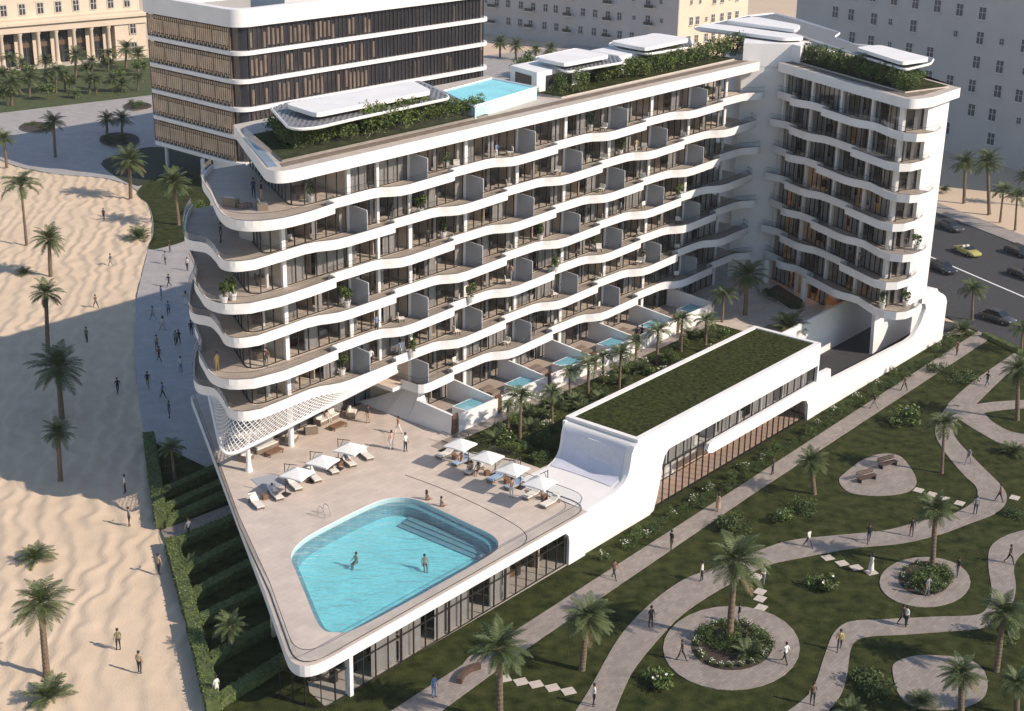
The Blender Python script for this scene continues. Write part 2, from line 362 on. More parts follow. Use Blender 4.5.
# front glazing: mullions, panes, curtains
def glazing(parent, line, z0, z1, step, mz=None, curt=(), gm=None, fm=None, fr=.07, seed=1, cin=.35, name='window'):
    """one window (frame > pane, curtain) along a world polyline"""
    g = MB(); f = MB(); c = MB(); acc = 0; L = []
    for a, b_ in zip(line, line[1:]):
        a = Vector((a[0], a[1], 0)); b_ = Vector((b_[0], b_[1], 0)); L.append((acc, a, b_)); acc += (b_-a).length
    tot = acc
    def at(t):
        for s0, a, b_ in L:
            l = (b_-a).length
            if t <= s0+l+1e-6: return a+(b_-a)*((t-s0)/l), (b_-a).normalized()
        return L[-1][2], (L[-1][2]-L[-1][1]).normalized()
    g.ribbon([a.xy for _, a, _ in L]+[L[-1][2].xy], z0, z1, gm or glassW)
    n = max(1, round(tot/step))
    for i in range(n+1):
        p, d = at(tot*i/n); f.box((p.x, p.y, z0), fr, fr*1.6, z1-z0, fm or darkmul, math.atan2(d.y, d.x))
    for z in [z0, z1-fr]+([mz] if mz else []):
        for _, a, b_ in L:
            d = b_-a; m_ = (a+b_)/2; f.box((m_.x, m_.y, z), d.length, fr*1.3, fr, fm or darkmul, math.atan2(d.y, d.x))
    fo = f.build(name, parent); g.build('pane', fo)
    for t0, t1 in curt:
        k = max(3, int((t1-t0)/.13)); pts = []
        for i in range(k+1):
            p, d = at(t0+(t1-t0)*i/k); nn = Vector((d.y, -d.x, 0)); p = p-nn*(cin+(.07 if i % 2 else -.07)); pts.append((p.x, p.y))
        c = MB(); c.ribbon(pts, z0+.02, z1-.05, curtain); c.build('curtain', fo)
    return fo
fl = 3.42
segs = [(-37.2, -31.9, [(2.4, 5.2)]), (-31.9, -26.6, [(0, 2.5), (3.9, 5.3)]), (-26.6, -19.9, [(0, 2.6), (5.0, 6.6)]), (-19.9, -11.9, [(0, 1.0)])]
for a, b_, cu in segs:
    glazing(pod, [W(a+.06, 23.75), W(b_-.06, 23.75)], .12, fl, 1.32, 2.35, cu)
cc = W(-38.9, 20.9); arc = []
ce = rounded(SW([(-37.45, 23.75), (-40.2, 23.75), (-40.6, 20.2)]), [0, 2.6, 0], 8)
glazing(pod, ce[::-1], .12, fl, 1.15, 2.35)
b = MB(); b.box(W(-37.33, 23.85, 0), .34, .5, 3.42, white, ANG_D); b.build('column', pod)
b = MB(); b.box(W(-20.0, 21.5, 0), .5, .5, 3.42, greyplas, ANG_D); b.build('column', pod)
b = MB()                                 # dim rooms behind the front: furniture and partitions
for s in (-31.9, -24.8, -19.9, -14): b.box(W(s, 18.5, .13), .15, 8, 2.4, beige2, ANG_D)
for i in range(14):
    s = -37.5+i*1.9; b.box(W(s, 20.5+random.uniform(-1, 1), .13), 1.1, .8, .55, random.choice([darkfur, cushion, wood]), ANG_D)
    b.box(W(s+.6, 21.8, .13), .45, .45, .9, darkfur, ANG_D)
b.build('interior', pod)
# pool shell and water belong to the podium; steps and ledge form the pale-mauve rim
poolm = tiles('pool_mosaic', (.32, .80, .86), .3, .10, .88, .4)
ledgem = tiles('pool_ledge_tile', (.17, .33, .40), .3, .10, .85, .5)
sp = ST(Vector((0, 0, 0)))
cx_, cy_ = W(-27.2, 16.6).xy
def shrink(pts, k_): return [(cx_+(x-cx_)*k_, cy_+(y-cy_)*k_) for x, y in pts]
b = MB(); b.prism(poolw, 2.75, 3.85, ledgem, holes=[shrink(poolw, .93)])
b.prism(shrink(poolw, .997), 2.6, 2.9, poolm)
for q in range(3):
    b.prism(SW([(-18.6-q*.55, 12.2), (-19.15-q*.55, 12.2), (-19.15-q*.55, 21.6), (-18.6-q*.55, 21.6)]), 2.9, 3.2-.1*q, ledgem)
b.build('pool_basin', pod)
wm = bpy.data.materials.new('pool_water'); wm.use_nodes = True; nt = wm.node_tree; nt.nodes.clear(); L_ = nt.links.new
o_ = nt.nodes.new('ShaderNodeOutputMaterial'); mx = nt.nodes.new('ShaderNodeMixShader'); t = nt.nodes.new('ShaderNodeBsdfTransparent'); t.inputs['Color'].default_value = (.80, .98, 1, 1)
g_ = nt.nodes.new('ShaderNodeBsdfGlossy'); g_.inputs['Roughness'].default_value = .05
fr_ = nt.nodes.new('ShaderNodeLayerWeight'); fr_.inputs['Blend'].default_value = .5; pw_ = nt.nodes.new('ShaderNodeMath'); pw_.operation = 'POWER'; pw_.inputs[1].default_value = 3.5; ad_ = nt.nodes.new('ShaderNodeMath'); ad_.operation = 'MULTIPLY_ADD'; ad_.inputs[1].default_value = .85; ad_.inputs[2].default_value = .05
tc = nt.nodes.new('ShaderNodeTexCoord'); mp = nt.nodes.new('ShaderNodeMapping'); mp.inputs['Scale'].default_value = (1, 1, 1); mp.inputs['Rotation'].default_value = (0, 0, -ANG_D)
mp.inputs['Scale'].default_value = (.5, 1.4, 1)
nz = nt.nodes.new('ShaderNodeTexNoise'); nz.inputs['Scale'].default_value = 1.2; nz.inputs['Detail'].default_value = 5; nz.inputs['Distortion'].default_value = 1.0
bp = nt.nodes.new('ShaderNodeBump'); bp.inputs['Strength'].default_value = .9; bp.inputs['Distance'].default_value = .25
L_(tc.outputs['Object'], mp.inputs['Vector']); L_(mp.outputs['Vector'], nz.inputs['Vector']); L_(nz.outputs['Fac'], bp.inputs['Height'])
L_(bp.outputs['Normal'], fr_.inputs['Normal']); L_(bp.outputs['Normal'], g_.inputs['Normal']); L_(fr_.outputs['Facing'], pw_.inputs[0]); L_(pw_.outputs[0], ad_.inputs[0]); L_(ad_.outputs[0], mx.inputs[0]); L_(t.outputs[0], mx.inputs[1]); L_(g_.outputs[0], mx.inputs[2]); L_(mx.outputs[0], o_.inputs[0])
b = MB(); b.prism(shrink(poolw, .9995), DZ-.2, DZ-.06, wm, sides=False); b.f = b.f[::2]; b.m = b.m[::2]
tag(b.build('pool_water'), kind='structure')
# glass railings
def railing(parent, line, z, h=1.0, name='railing', r=.028, off=0):
    g = MB(); g.ribbon(line, z+.03, z+h, glassR); o = g.build(name, parent)
    t = MB(); t.tube([(x, y, z+h) for x, y in line], r, darkmul, 4); t.tube([(x, y, z+.05) for x, y in line], r*1.3, darkmul, 4); t.build('rail', o); return o
rl = SW([(-15.8, -19.6), (-30.7, 4.6), (-36.2, 14.4)])+rounded(SW([(-36.4, 14.6), (-42.1, 23.9), (-30, 23.9)]), [0, 3.0, 0], 8)[1:-1]+rounded(SW([(-30, 23.9), (-8.9, 23.9), (-8.9, 14.6)]), [0, 2.2, 0], 8)
railing(pod, rl, DZ)
b = MB(); b.tube([(x, y, DZ+.01) for x, y in catmull(GL([(405, 475), (440, 488), (480, 506), (512, 523), (525, 533), (526, 541), (519, 548)], DZ), 5)], .03, darkmul, 4); b.build('floor_joint', pod)
# low villa garden walls along the wing
for k_ in range(6):
    s0 = -6.8+7.765*k_ if k_ else -5.3
    s1 = 1.1+7.765*k_
    vt = empty('villa_terrace', W(s0, 3, DZ), 0, 'small walled villa terrace with a blue plunge pool, %s from the swimming pool deck' % ['first', 'second', 'third', 'fourth', 'fifth', 'sixth'][k_], 'terrace', 'walled terraces along the foot of the long wing')
    WORLD.add(vt.name)
    def ch(mb, nm): return mb.build(nm, vt)
    b = MB(); b.box(W((s0+s1)/2+.4, 5.1, DZ), s1-s0-.9, .22, 1.7, white, ANG_D); ch(b, 'front_wall')
    b = MB(); b.vert_poly([(-1.2, 0), (5.2, 0), (5.2, 1.7), (-1.2, 2.3)], W(s1-.1, 0, DZ), N, D*.2, white); ch(b, 'side_wall')
    if k_ == 0:
        b = MB()
        Q_ = [(-7.2, .02, .02), (-5.4, .75, .6), (-3.2, 1.9, 1.3), (-1.6, 2.85, 1.7), (-.3, 2.95, 1.7), (.2, 2.0, .7), (5.2, 2.0, .15)]
        for (na, ha, da), (nb_, hb_, db) in zip(Q_, Q_[1:]):
            A0, B0 = W(-5.6, na, DZ), W(-5.6, nb_, DZ); A1, B1 = W(-5.6+da, na, DZ+ha), W(-5.6+db, nb_, DZ+hb_)
            b.face([A0, B0, B1, A1], white); b.face([A1, B1, B1+D*.3, A1+D*.3], white); b.face([A1+D*.3, B1+D*.3, B0+D*(1.3+db), A0+D*(1.3+da)], white)
        ch(b, 'side_wall')
    b = MB()
    for q in range(7): b.box(W(s0+.05+q*.11, 5.1, DZ), .06, .16, 2.0, wood, ANG_D)
    b.box(W(s0+.4, 5.02, DZ), .8, .04, 1.95, terrac, ANG_D); ch(b, 'wooden_gate')
    b = MB(); b.sheet(SW([(s0+.12, -1.3), (s1-.12, -1.3), (s1-.12, 5), (s0+.12, 5)]), DZ+.02, tan); b.sheet(SW([(s0+.3, 3.4), (s0+2.2, 3.4), (s0+2.2, 4.9), (s0+.3, 4.9)]), DZ+.035, lawn); ch(b, 'terrace_floor')
    b = MB(); b.box(W(s1-1.6, 3.3, DZ), 2.9, 2.4, 1.0, white2, ANG_D); b.box(W(s1-1.6, 3.3, DZ+1.0), 2.6, 2.1, .02, mat('plunge_water', (.15, .38, .46), .1, .15, 3), ANG_D); ch(b, 'plunge_pool')
    b = MB(); b.box(W(s1-4.0, 4.3, DZ), 1.4, .9, .45, wood, ANG_D); b.box(W(s1-4.0, 1.6, DZ), 1.2, .7, .4, wicker, ANG_D); b.box(W(s1-4.0, .6, DZ), 1.5, .7, .5, wicker, ANG_D); ch(b, 'bench')
b = MB(); b.prism(SW([(-9.0, 6.6), (38, 6.6), (38, 15.2), (30, 15.2), (30, 15.9), (-5.6, 15.9), (-5.6, 13), (-7, 9)]), DZ-.1, DZ+.06, lawn); tag(b.build('courtyard_lawn'), kind='structure')
b = MB(); b.sheet(SW([(-8.6, 5.3), (38, 5.3), (38, 6.5), (-8.6, 6.5)]), DZ+.008, pathm); tag(b.build('courtyard_path'), kind='structure')
railing(pod, SW([(-7.0, 5.3), (-7.2, 9.4), (-6.0, 13.4), (-9.0, 14.7)]), DZ)
b = MB(); b.prism(rounded(GL([(765, 294), (777, 287), (803, 303), (800, 312), (790, 312)], DZ), .5, 3), DZ, DZ+.35, stone, top=soil); tag(b.build('planting_bed'), kind='structure')
b = MB()
for p, q in (((30.2, 15.4), (60.5, 15.2)),):
    a, c_ = W(*p), W(*q); d = c_-a; b.box((a+c_)/2, d.length, .3, 5.3, white, math.atan2(d.y, d.x))
b.build('ramp_inner_wall', pod)
# ------------------------------------------------------------------ low grass-roofed building and ramp wall
low = empty('grass_roof_building', W(0, 24), 0, 'low white building with a dark grass roof, curved end and two rows of windows', 'building'); WORLD.add(low.name)
front = [(-9.6, 0)]+[(.2, 0), (.9, .35), (1.35, 1.6), (1.7, 3.0), (1.9, 4.5), (2.25, 5.3), (2.9, 5.75), (30.35, 5.85), (30.35, 4.05), (10.4, 4.05), (9.8, 3.85), (9.5, 3.3), (9.75, 2.95), (10.5, 2.75), (27.6, 2.75), (28.5, 2.5), (28.95, 1.9), (29.1, 0), (30.6, 0), (30.6, 8.0)]
top = [(-2.1, 8.0), (-2.7, 7.8), (-3.05, 7.2), (-3.2, 6.2), (-3.45, 5.4), (-4.0, 4.8), (-5.2, 4.42), (-7.6, 4.33), (-9.6, 4.3)]
b = MB(); b.vert_poly(front+top, W(0, 23.5), D, N*.38, white, white)
b.build('front_wall', low, smooth=35)
b = MB()   # roof shell: the concave end sweeps up from the deck
pr_ = [(-9.6, 4.3), (-7.6, 4.33), (-5.2, 4.42), (-4.0, 4.8), (-3.45, 5.4), (-3.2, 6.2), (-3.05, 7.2), (-2.7, 7.8), (-2.1, 8.0), (30.6, 8.0)]
prn = [(0, 0)]*9
pr_ = [(p[0], p[1]) for p in catmull(pr_[:9], 3)]+[pr_[-1]]
NP = 11
for (a, za) in pr_:
    for j in range(NP):
        def pt(s, z, f):   # end face bows out towards the middle
            n = 16.2+f*7.32; bow = .4*math.sin(math.pi*f*.9)*(1 if s < -2 else 0)*(1-abs(z-6)/3 if 3 < z < 9 else 0); return W(s+bow, n, z)
        b.v.append(tuple(pt(a, za, j/(NP-1))))
for i in range(len(pr_)-1):
    for j in range(NP-1): q = i*NP+j; b.f.append((q, q+1, q+1+NP, q+NP)); b.m.append(b.mi(white))
b.box(W(14, 16.1, 0), 33.2, .3, 8.0, white, ANG_D); b.box(W(30.75, 19.85, 0), .3, 7.6, 8.0, white, ANG_D)
b.build('shell', low, smooth=50)
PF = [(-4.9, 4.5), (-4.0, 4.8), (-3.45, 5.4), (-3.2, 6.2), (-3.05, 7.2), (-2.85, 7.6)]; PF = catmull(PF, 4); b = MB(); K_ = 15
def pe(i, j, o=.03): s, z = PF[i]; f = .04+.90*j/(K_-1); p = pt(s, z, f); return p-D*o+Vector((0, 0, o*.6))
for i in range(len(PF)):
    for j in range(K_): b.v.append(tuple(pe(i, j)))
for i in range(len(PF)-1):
    for j in range(K_-1): q = i*K_+j; b.f.append((q, q+1, q+1+K_, q+K_)); b.m.append(b.mi(mat('lavender_shade_tint', (.62, .63, .72), .55, .05, .6)))  # bluish shade of the concave end, painted as colour on a thin overlay
pn = b.build('end_shade_overlay', low, smooth=50); b = MB()
for i in range(17):
    for j in range(26):
        z = 5.5+i*.115; n = 17.9+j*.19+(.09 if i % 2 else 0)
        if ((n-20.3-(6.4-z)*.8)/2.3)**2+((z-6.4)/.85)**2 > 1: continue
        kk = min(range(len(PF)-1), key=lambda q: abs(PF[q][1]-z)); s = PF[kk][0]+(PF[kk+1][0]-PF[kk][0])*max(0, min(1, (z-PF[kk][1])/(PF[kk+1][1]-PF[kk][1])))
        b.box(pt(s, z, (n-16.2)/7.32)-D*.05, .06, .085, .07, mat('white_dot', (.92, .92, .92), .5, 0), ANG_D)
b.build('dot_pattern', pn)
b = MB()
for (s0, n0, s1, n1) in ((-2.2, 16.2, 30.6, 16.2), (-2.2, 23.6, 30.6, 23.6)): b.box((W(s0, n0, 8.0)+W(s1, n1, 8.0))/2, s1-s0, .5, .28, white, ANG_D)
for s in (-1.95, 30.35): b.box(W(s, 19.9, 8.0), .5, 6.86, .277, white, ANG_D)
b.build('parapet', low)
b = MB(); b.prism(SW([(-1.85, 16.46), (30.35, 16.46), (30.35, 23.34), (-1.85, 23.34)]), 7.9, 8.16, roofgrass); b.build('grass_roof', low)
b = MB()   # floor plates and rooms
b.box(W(14, 19.5, 3.0), 32, 6.6, .5, ceilm, ANG_D); b.box(W(14, 19.6, .02), 32, 7, .14, mat('pink_stone_floor', (.62, .45, .36), .6, .06, 1), ANG_D); b.box(W(14, 21.2, 3.5), 32, .15, 2.8, mat('bright_wall', (.75, .73, .72), .8, .04, 1), ANG_D); b.box(W(5.5, 20.6, .1), 9, .15, 3.3, mat('bright_wall', (.75, .73, .72)), ANG_D); b.box(W(19, 20.6, .1), 20, .2, 2.9, mat('warm_stone_wall', (.60, .44, .33), .8, .08, 1), ANG_D)
for i in range(7): b.box(W(3.4+i*4.2, 22.3, 3.5), .12, 2.0, 2.6, white2, ANG_D); b.box(W(5+i*4.2, 22.2, 3.5), 1.4, .6, .8, random.choice([curtain, cushion]), ANG_D)
b.build('interior', low)
for a, c_ in ((2.0, 9.6), (9.6, 16.5), (16.5, 23.4), (23.4, 30.3)):
    glazing(low, [W(a+.02, 23.55), W(c_-.02, 23.55)], 4.0, 5.9, 1.3, None, [(random.uniform(1, 4), 6)], name='upper_window')
for a, c_ in ((.5, 9.4), (9.4, 16), (16, 22.5), (22.5, 29.1)):
    glazing(low, [W(a+.02, 23.5), W(c_-.02, 23.5)], .12, 4.0 if a < 9 else 2.8, 1.1, 2.6 if a < 9 else None, name='lower_window')
b = MB(); b.vert_poly([(30.6, 0), (62.2, 0), (62.2, 4.9), (61.7, 5.6), (60.9, 6.1), (57.4, 7.7), (54.9, 7.7), (54.9, 6.4), (55.9, 6.2), (56.3, 5.5), (55.2, 3.9), (53.6, 2.75), (52, 2.6), (34.3, 3.2), (33.6, 3.6), (33.4, 4.6), (30.6, 4.7)], W(0, 23.35), D, N*.5, white)
b.vert_poly([(0, 0), (0, 5.0), (1.0, 6.2), (4, 6.2), (4, 5.2), (1.9, 5.0), (1.2, 0)], W(62.2, 23.4), -N, D*-.4, white)
o = b.build('ramp_wall', smooth=40); tag(o, 'long low white wall rising into a curved portal beside the driveway ramp', 'wall')
# ------------------------------------------------------------------ long balcony wing
PER = 15.53; BW = PER/2
wing = empty('apartment_building', W(20, -8, DZ), 0, 'long white residential wing with seven rows of wave-edged balconies and a planted roof', 'building'); WORLD.add(wing.name)
def wave(k, s0, s1):
    """outer balcony edge (s, n) of level k between s0 and s1"""
    first = -15.6 if k % 2 == 0 else -7.85
    out = []; j = -1
    while first+PER*j < s1+PER:
        a = first+PER*j
        out += [(a, -.02), (a+1.2, .0), (a+5.4, 0), (a+6.3, .22), (a+7.0, .75), (a+7.8, 1.18), (a+9.0, 1.3), (a+15.1, 1.0), (a+15.42, .8), (a+15.5, .45)]
        j += 1
    return [p for p in out if s0 <= p[0] <= s1]
ENDE = [(-17.2, -16.6), (-19.8, -13.6), (-22.2, -9.8), (-24.2, -7.6), (-25.6, -5.2), (-26.9, -2.6), (-26.8, -.5), (-25.3, .9), (-22.5, 1.4), (-19, 1.3), (-15.85, 1.1), (-15.65, .6)]
ENDO = [(-16.4, -17.2), (-19.2, -14.6), (-22.6, -10.6), (-24.0, -8.2), (-23.7, -6.4), (-24.7, -4.0), (-25.8, -1.9), (-25.5, -.5), (-24.0, .2), (-21, .1), (-18.3, -.02), (-17.1, .2), (-16.3, .6), (-15.4, .95), (-14, 1.05), (-8.3, .95), (-7.95, .5)]
END6 = [(-13.8, -17.2), (-17.5, -14.2), (-20.6, -9.2), (-23.6, -4.6), (-24.9, -1.6), (-24.2, .4), (-22, 1.5), (-19, 1.6), (-15.85, 1.2), (-15.65, .6)]
SC_ = {6: -18.2, 5: -21.6, 4: -23.2, 3: -23.8, 2: -23.8, 1: -23.6}
def endcurve(pts):
    n = 8 if len(pts) < 15 else 9
    return [ (p[0], p[1]) for p in catmull(pts[:n], 3) ]+pts[n:]
SE = 55.0
edges = {}
FD = .48                       # balcony floors lie this far below the top of the white band
def balcony_mesh(b, line, back, z, main=None):
    main = main or N
    b.prism(line+back, z-.87, z-FD, white, top=tan, bot=white2)
    L = [Vector((x, y)) for x, y in line]; inn = []
    for i, p in enumerate(L):
        d = (L[min(i+1, len(L)-1)]-L[max(i-1, 0)]).normalized(); nn = Vector((d.y, -d.x))
        sharp = any(0 < j < len(L)-1 and (L[j]-L[j-1]).angle(L[j+1]-L[j]) > .6 and (L[j]-p).length < .9 for j in range(i-2, i+3))
        if sharp and nn.dot(main.xy) > -.2: nn = Vector(main.xy)
        inn.append(p-nn*.14)
    for a, c_, ai, ci_ in zip(L, L[1:], inn, inn[1:]):
        b.face([(a.x, a.y, z), (c_.x, c_.y, z), (ci_.x, ci_.y, z), (ai.x, ai.y, z)], white); b.face([(ai.x, ai.y, z-FD), (ci_.x, ci_.y, z-FD), (ci_.x, ci_.y, z), (ai.x, ai.y, z)], white)
        b.face([(a.x, a.y, z-FD), (c_.x, c_.y, z-FD), (c_.x, c_.y, z), (a.x, a.y, z)], white)
for k in range(6, -1, -1):
    e = endcurve(END6 if k == 6 else (ENDE if k % 2 == 0 else ENDO))
    if k == 0: e = [(-5.3, -1.5), (-5.2, .7), (-4.8, 1.1), (-4.2, 1.2), (-.45, 1.0), (-.15, .5)]
    s0 = -15.6 if k % 2 == 0 else -7.9
    if k == 0: s0 = -.1
    e = e+wave(k, s0-.01, SE)
    if e[-1][0] < SE: e.append((SE, e[-1][1]))
    edges[k] = e
    sc = SC_.get(k, -5.3)
    back = SW([(SE, -1.3), (sc+1.2, -1.3), (sc+.4, -1.9), (sc+8.0, -16.8)]) if k > 0 else SW([(SE, -1.3)])
    b = MB(); balcony_mesh(b, SW(e), back, Z(k))
    bo = b.build('balcony', wing, smooth=30)
    railing(bo, SW([(s, n-.09) for s, n in e]), Z(k), .62, 'railing', .018)
    b = MB()
    fp = SW([(SE, -1.3), (sc+1.2, -1.3), (sc+.4, -1.9), (sc+8.0, -16.5), (SE, -16.5)]) if k > 0 else SW([(SE, -1.3), (-6.6, -1.3), (-6.6, -16.5), (SE, -16.5)])
    b.prism(fp, Z(k)-.85, Z(k)-FD-.004, white2, top=beige, bot=ceilm); b.build('floor_slab', wing)
b = MB(); b.prism(SW([(-6, -7.2), (SE, -7.2), (SE, -16.6), (-6, -16.6)]), DZ, 30.2, greyplas, bot=white); b.build('rear_wall', wing)
# ground floor of the near end: set back glass and columns under the lattice skirt
glazing(wing, SW([(-14, -14), (-19.3, -6.6), (-5, -6.6)]), DZ, Z(1)-.87, 1.5, 7.2, [(1, 3), (9, 10.5), (13, 17), (18, 21)])
b = MB(); b.prism(SW([(-12, -13), (-15, -9.6), (-5, -9.6), (-5, -16), (-10, -16)]), DZ, Z(1)-.85, beige2); b.build('interior_wall', wing)
b = MB()
for s, n in ((-17.0, -4.2),): b.lathe([(.28, 0), (.28, Z(1)-.87-DZ)], W(s, n, DZ), white, 14); b.build('column', wing, smooth=40); b = MB()
# window bays: three prototypes, then copies that share the meshes
def bay_proto(v, s0=0.0):
    cu = [[(.2, 1.5), (3.6, 4.6)], [(5.9, 7.2), (2.6, 3.2)], [(.1, .9), (4.4, 6.2)], [(2.2, 3.9), (6.6, 7.3)], [(.1, 2.6), (3.8, 7.2)], [(.1, .7), (3.5, 4.1), (6.8, 7.3)]][v]
    f = glazing(None, [W(s0+.2, -1.5), W(s0+BW-.2, -1.5)], .0, 2.9, 1.22, None, cu, name='window')
    r = MB(); rz = ANG_D
    def bx(u, n, z, a, d, h, m_): r.box(W(s0+u, n, z), a, d, h, m_, rz)
    bx(BW/2, -6.9, 0, BW, .2, 2.9, [beige, beige2, beige, beige2, beige, beige][v]); bx(0, -4.2, 0, .16, 5.2, 2.9, beige); bx(BW*.52, -4.6, 0, .12, 4.4, 2.9, beige2)
    if v in (0, 2, 5):
        bx(1.9, -4.4, 0, 1.9, 2.0, .45, cushion); bx(1.9, -5.4, 0, 2.0, .15, 1.1, darkfur); bx(1.9, -3.7, .45, 1.9, .7, .08, darkfur); bx(5.7, -5.0, 0, 2.2, .8, .5, wicker); bx(5.7, -5.5, .4, 2.2, .25, .5, wicker); bx(5.6, -3.3, 0, 1.1, .6, .35, darkfur); bx(5.7, -6.75, 1.2, 1.4, .06, .8, darkfur)
    else:
        bx(2.0, -4.0, 0, 1.8, .9, .72, wood); [bx(2.0+dx, -4.0+dy, 0, .42, .42, .85, darkfur) for dx, dy in ((-.6, .8), (.6, .8), (-.6, -.8), (.6, -.8))]; bx(2, -6.75, 1.1, 1.6, .06, .9, darkfur); bx(5.9, -4.6, 0, 1.8, 2.0, .45, cushion); bx(5.9, -5.7, 0, 2.1, .12, 1.2, darkfur); bx(4.7, -3.0, 0, .6, .6, .9, wicker)
    ro = r.build('room_interior'); return f, ro
protos = [bay_proto(v) for v in range(6)]
used_p = [False]*6
TP = {}
def tower_proto(v, M):
    if v not in TP:
        f, ro = protos[v]; l = []
        for o in [f]+list(f.children)+[ro]:
            me = o.data.copy(); me.transform(M); l.append((o.name.split('.')[0], me))
        TP[v] = l
    return TP[v]
def place_bay(parent, v, off, zs=1.0, xf=None):
    f, ro = protos[v]
    if not used_p[v]: used_p[v] = True
    fo = copy_tree(f, parent); r2 = copy_tree(ro, parent)
    for o in (fo, r2):
        o.matrix_parent_inverse = Matrix.Translation(-parent.location)
        o.matrix_basis = xf if xf is not None else Matrix.Translation(off) @ Matrix.Diagonal((1, 1, zs, 1))
    return fo
BND = [3.75+BW*i for i in range(-3, 7)]
rnd = random.Random(5)
for k in range(6, -2, -1):
    z = Z(k)-FD if k >= 0 else DZ
    for i, s in enumerate(BND):
        if s+BW > SE+3: continue
        if i == 0 and k in (6, -1, 0): continue
        if k < 1 and s < -4.5: continue
        place_bay(wing, rnd.choice([0, 1, 2, 3, 4, 5, 5, 1]), D*s+Vector((0, 0, z)), 1.0)
    # columns
    for i, s in enumerate(BND):
        if k < 1 and s < -4.5: continue
        if k == 6 and i == 0: continue
        b = MB(); b.box(W(s, -1.42, z), .42, .3, 2.9, white, ANG_D); b.build('column', wing)
        if i in (1,) and k > 0: b = MB(); b.box(W(s+3.6, -1.42, z), .3, .3, 2.9, white, ANG_D); b.build('column', wing)
    if k > 0:   # rounded glass at the near end
        sc = SC_[k]; first = BND[1] if k == 6 else BND[0]
        line = rounded(SW([(first, -1.5), (sc, -1.5), (sc+7.6, -15.6)]), [0, 2.2, 0], 7)
        glazing(wing, line[::-1], z, z+2.9, 1.25, None, [(2, 4), (8, 9.5)])
        r = MB(); r.box(W(sc+7, -7, z), 6, .2, 2.9, beige, ANG_D+.2); r.box(W(sc+4.5, -5, z), 1.8, 1, .5, darkfur, .4); r.box(W(sc+3.0, -3.4, z), 1.2, .8, .7, wicker, .2); r.box(W(sc+2.6, -2.4, z), .24, .24, 2.9, white, ANG_D); r.build('room_interior', wing)
# grey divider screens between the balconies
for k in range(6, -1, -1):
    ss = [11.52+PER*j for j in range(-1, 3)] if k % 2 == 0 else [3.75+PER*j for j in range(-1, 4)]
    for s in ss:
        if s > 50 or (k == 0 and s < -5): continue
        if rnd.random() < .12: continue
        b = MB(); b.vert_poly([(-1.45, 0), (.88, 0), (.88, 2.2), (.80, 2.32), (-1.45, 2.45)], W(s, 0, Z(k)-FD+.01), N, D*.1, greyplas); b.build('divider_screen', wing)
# lattice skirt under the lowest curved balcony
top = edges[1]; iend = [i for i, p in enumerate(top) if p[0] > -8.6 and p[1] > .5 and i > 10][0]
i0 = min(range(len(top)), key=lambda i: abs(top[i][1]+7.0)+(9 if i > 20 else 0)); tl = [Vector(W(s, n, Z(1)-.8)) for s, n in top[i0:iend+1]]
cum = [0]
for a, c_ in zip(tl, tl[1:]): cum.append(cum[-1]+(c_-a).length)
tot = cum[-1]; ci = min(range(len(tl)), key=lambda i: (tl[i]-W(-25.9, -1.6, Z(1)-.8)).length); cc_ = cum[ci]
def along(t):
    for i in range(len(tl)-1):
        if t <= cum[i+1]+1e-6:
            f = (t-cum[i])/(cum[i+1]-cum[i]); p = tl[i].lerp(tl[i+1], f)
            return p
    return tl[-1]
def rimpt(t):
    f = 1-abs(t-cc_)/(cc_ if t < cc_ else tot-cc_); f = max(0, f); f = f if f < .85 else .85+(f-.85)*.6
    f = f**1.05
    a = along(max(0, t-.8)); c_ = along(min(tot, t+.8)); d = (c_-a).normalized(); nrm = Vector((d.y, -d.x, 0))
    p = along(t)
    return p+nrm*(1.55*f)+Vector((0, 0, -3.3*f-.1))
_rc = rimpt(cc_); _r0 = tl[0]+Vector((0, 0, -.15)); _r1 = tl[-1]+Vector((0, 0, -.15)); NU, NV = 96, 12
rim_l = [(_r0.lerp(_rc, (tot*u/NU)/cc_) if tot*u/NU < cc_ else _rc.lerp(_r1, (tot*u/NU-cc_)/(tot-cc_))) for u in range(NU+1)]
for _ in range(30): rim_l = [rim_l[0]]+[(rim_l[i-1]+rim_l[i]*2+rim_l[i+1])/4 for i in range(1, NU)]+[rim_l[-1]]
sk = empty('lattice_skirt'); sk.parent = wing; sk.matrix_parent_inverse = Matrix.Translation(-wing.location)
grid = [[along(tot*u/NU).lerp(rim_l[u], v/NV)+Vector((0, 0, -.0)) for v in range(NV+1)] for u in range(NU+1)]
b = MB()
for u in range(NU):
    for v in range(NV):
        if (u+v) % 2: pa, pb, pc, pd = grid[u][v], grid[u+1][v+1], None, None
        else: pa, pb = grid[u+1][v], grid[u][v+1]
        if (pa-pb).length > .12: b.tube([pa, pb], .034, white, 3, False)
b.build('lattice', sk)
b = MB(); b.tube([g[-1] for g in grid], .17, white, 6); b.build('rim', sk)
b = MB(); pc_ = W(-23.1, -3.0, DZ); b.lathe([(.34, 0), (.22, .8), (.18, 2.2), (.22, 2.9), (.38, 3.35), (.6, 3.6)], pc_, white, 18)
for i in range(16):
    th = 2*math.pi*i/16
    for r0, r1, dt in ((.5, 1.1, .2), (1.1, 1.75, -.2)):
        b.tube([pc_+Vector((r0*math.cos(th), r0*math.sin(th), 3.5+.2*r0)), pc_+Vector((r1*math.cos(th+dt), r1*math.sin(th+dt), 3.5+.2*r1))], .05, white, 4)
b.build('branching_column', wing, smooth=40)
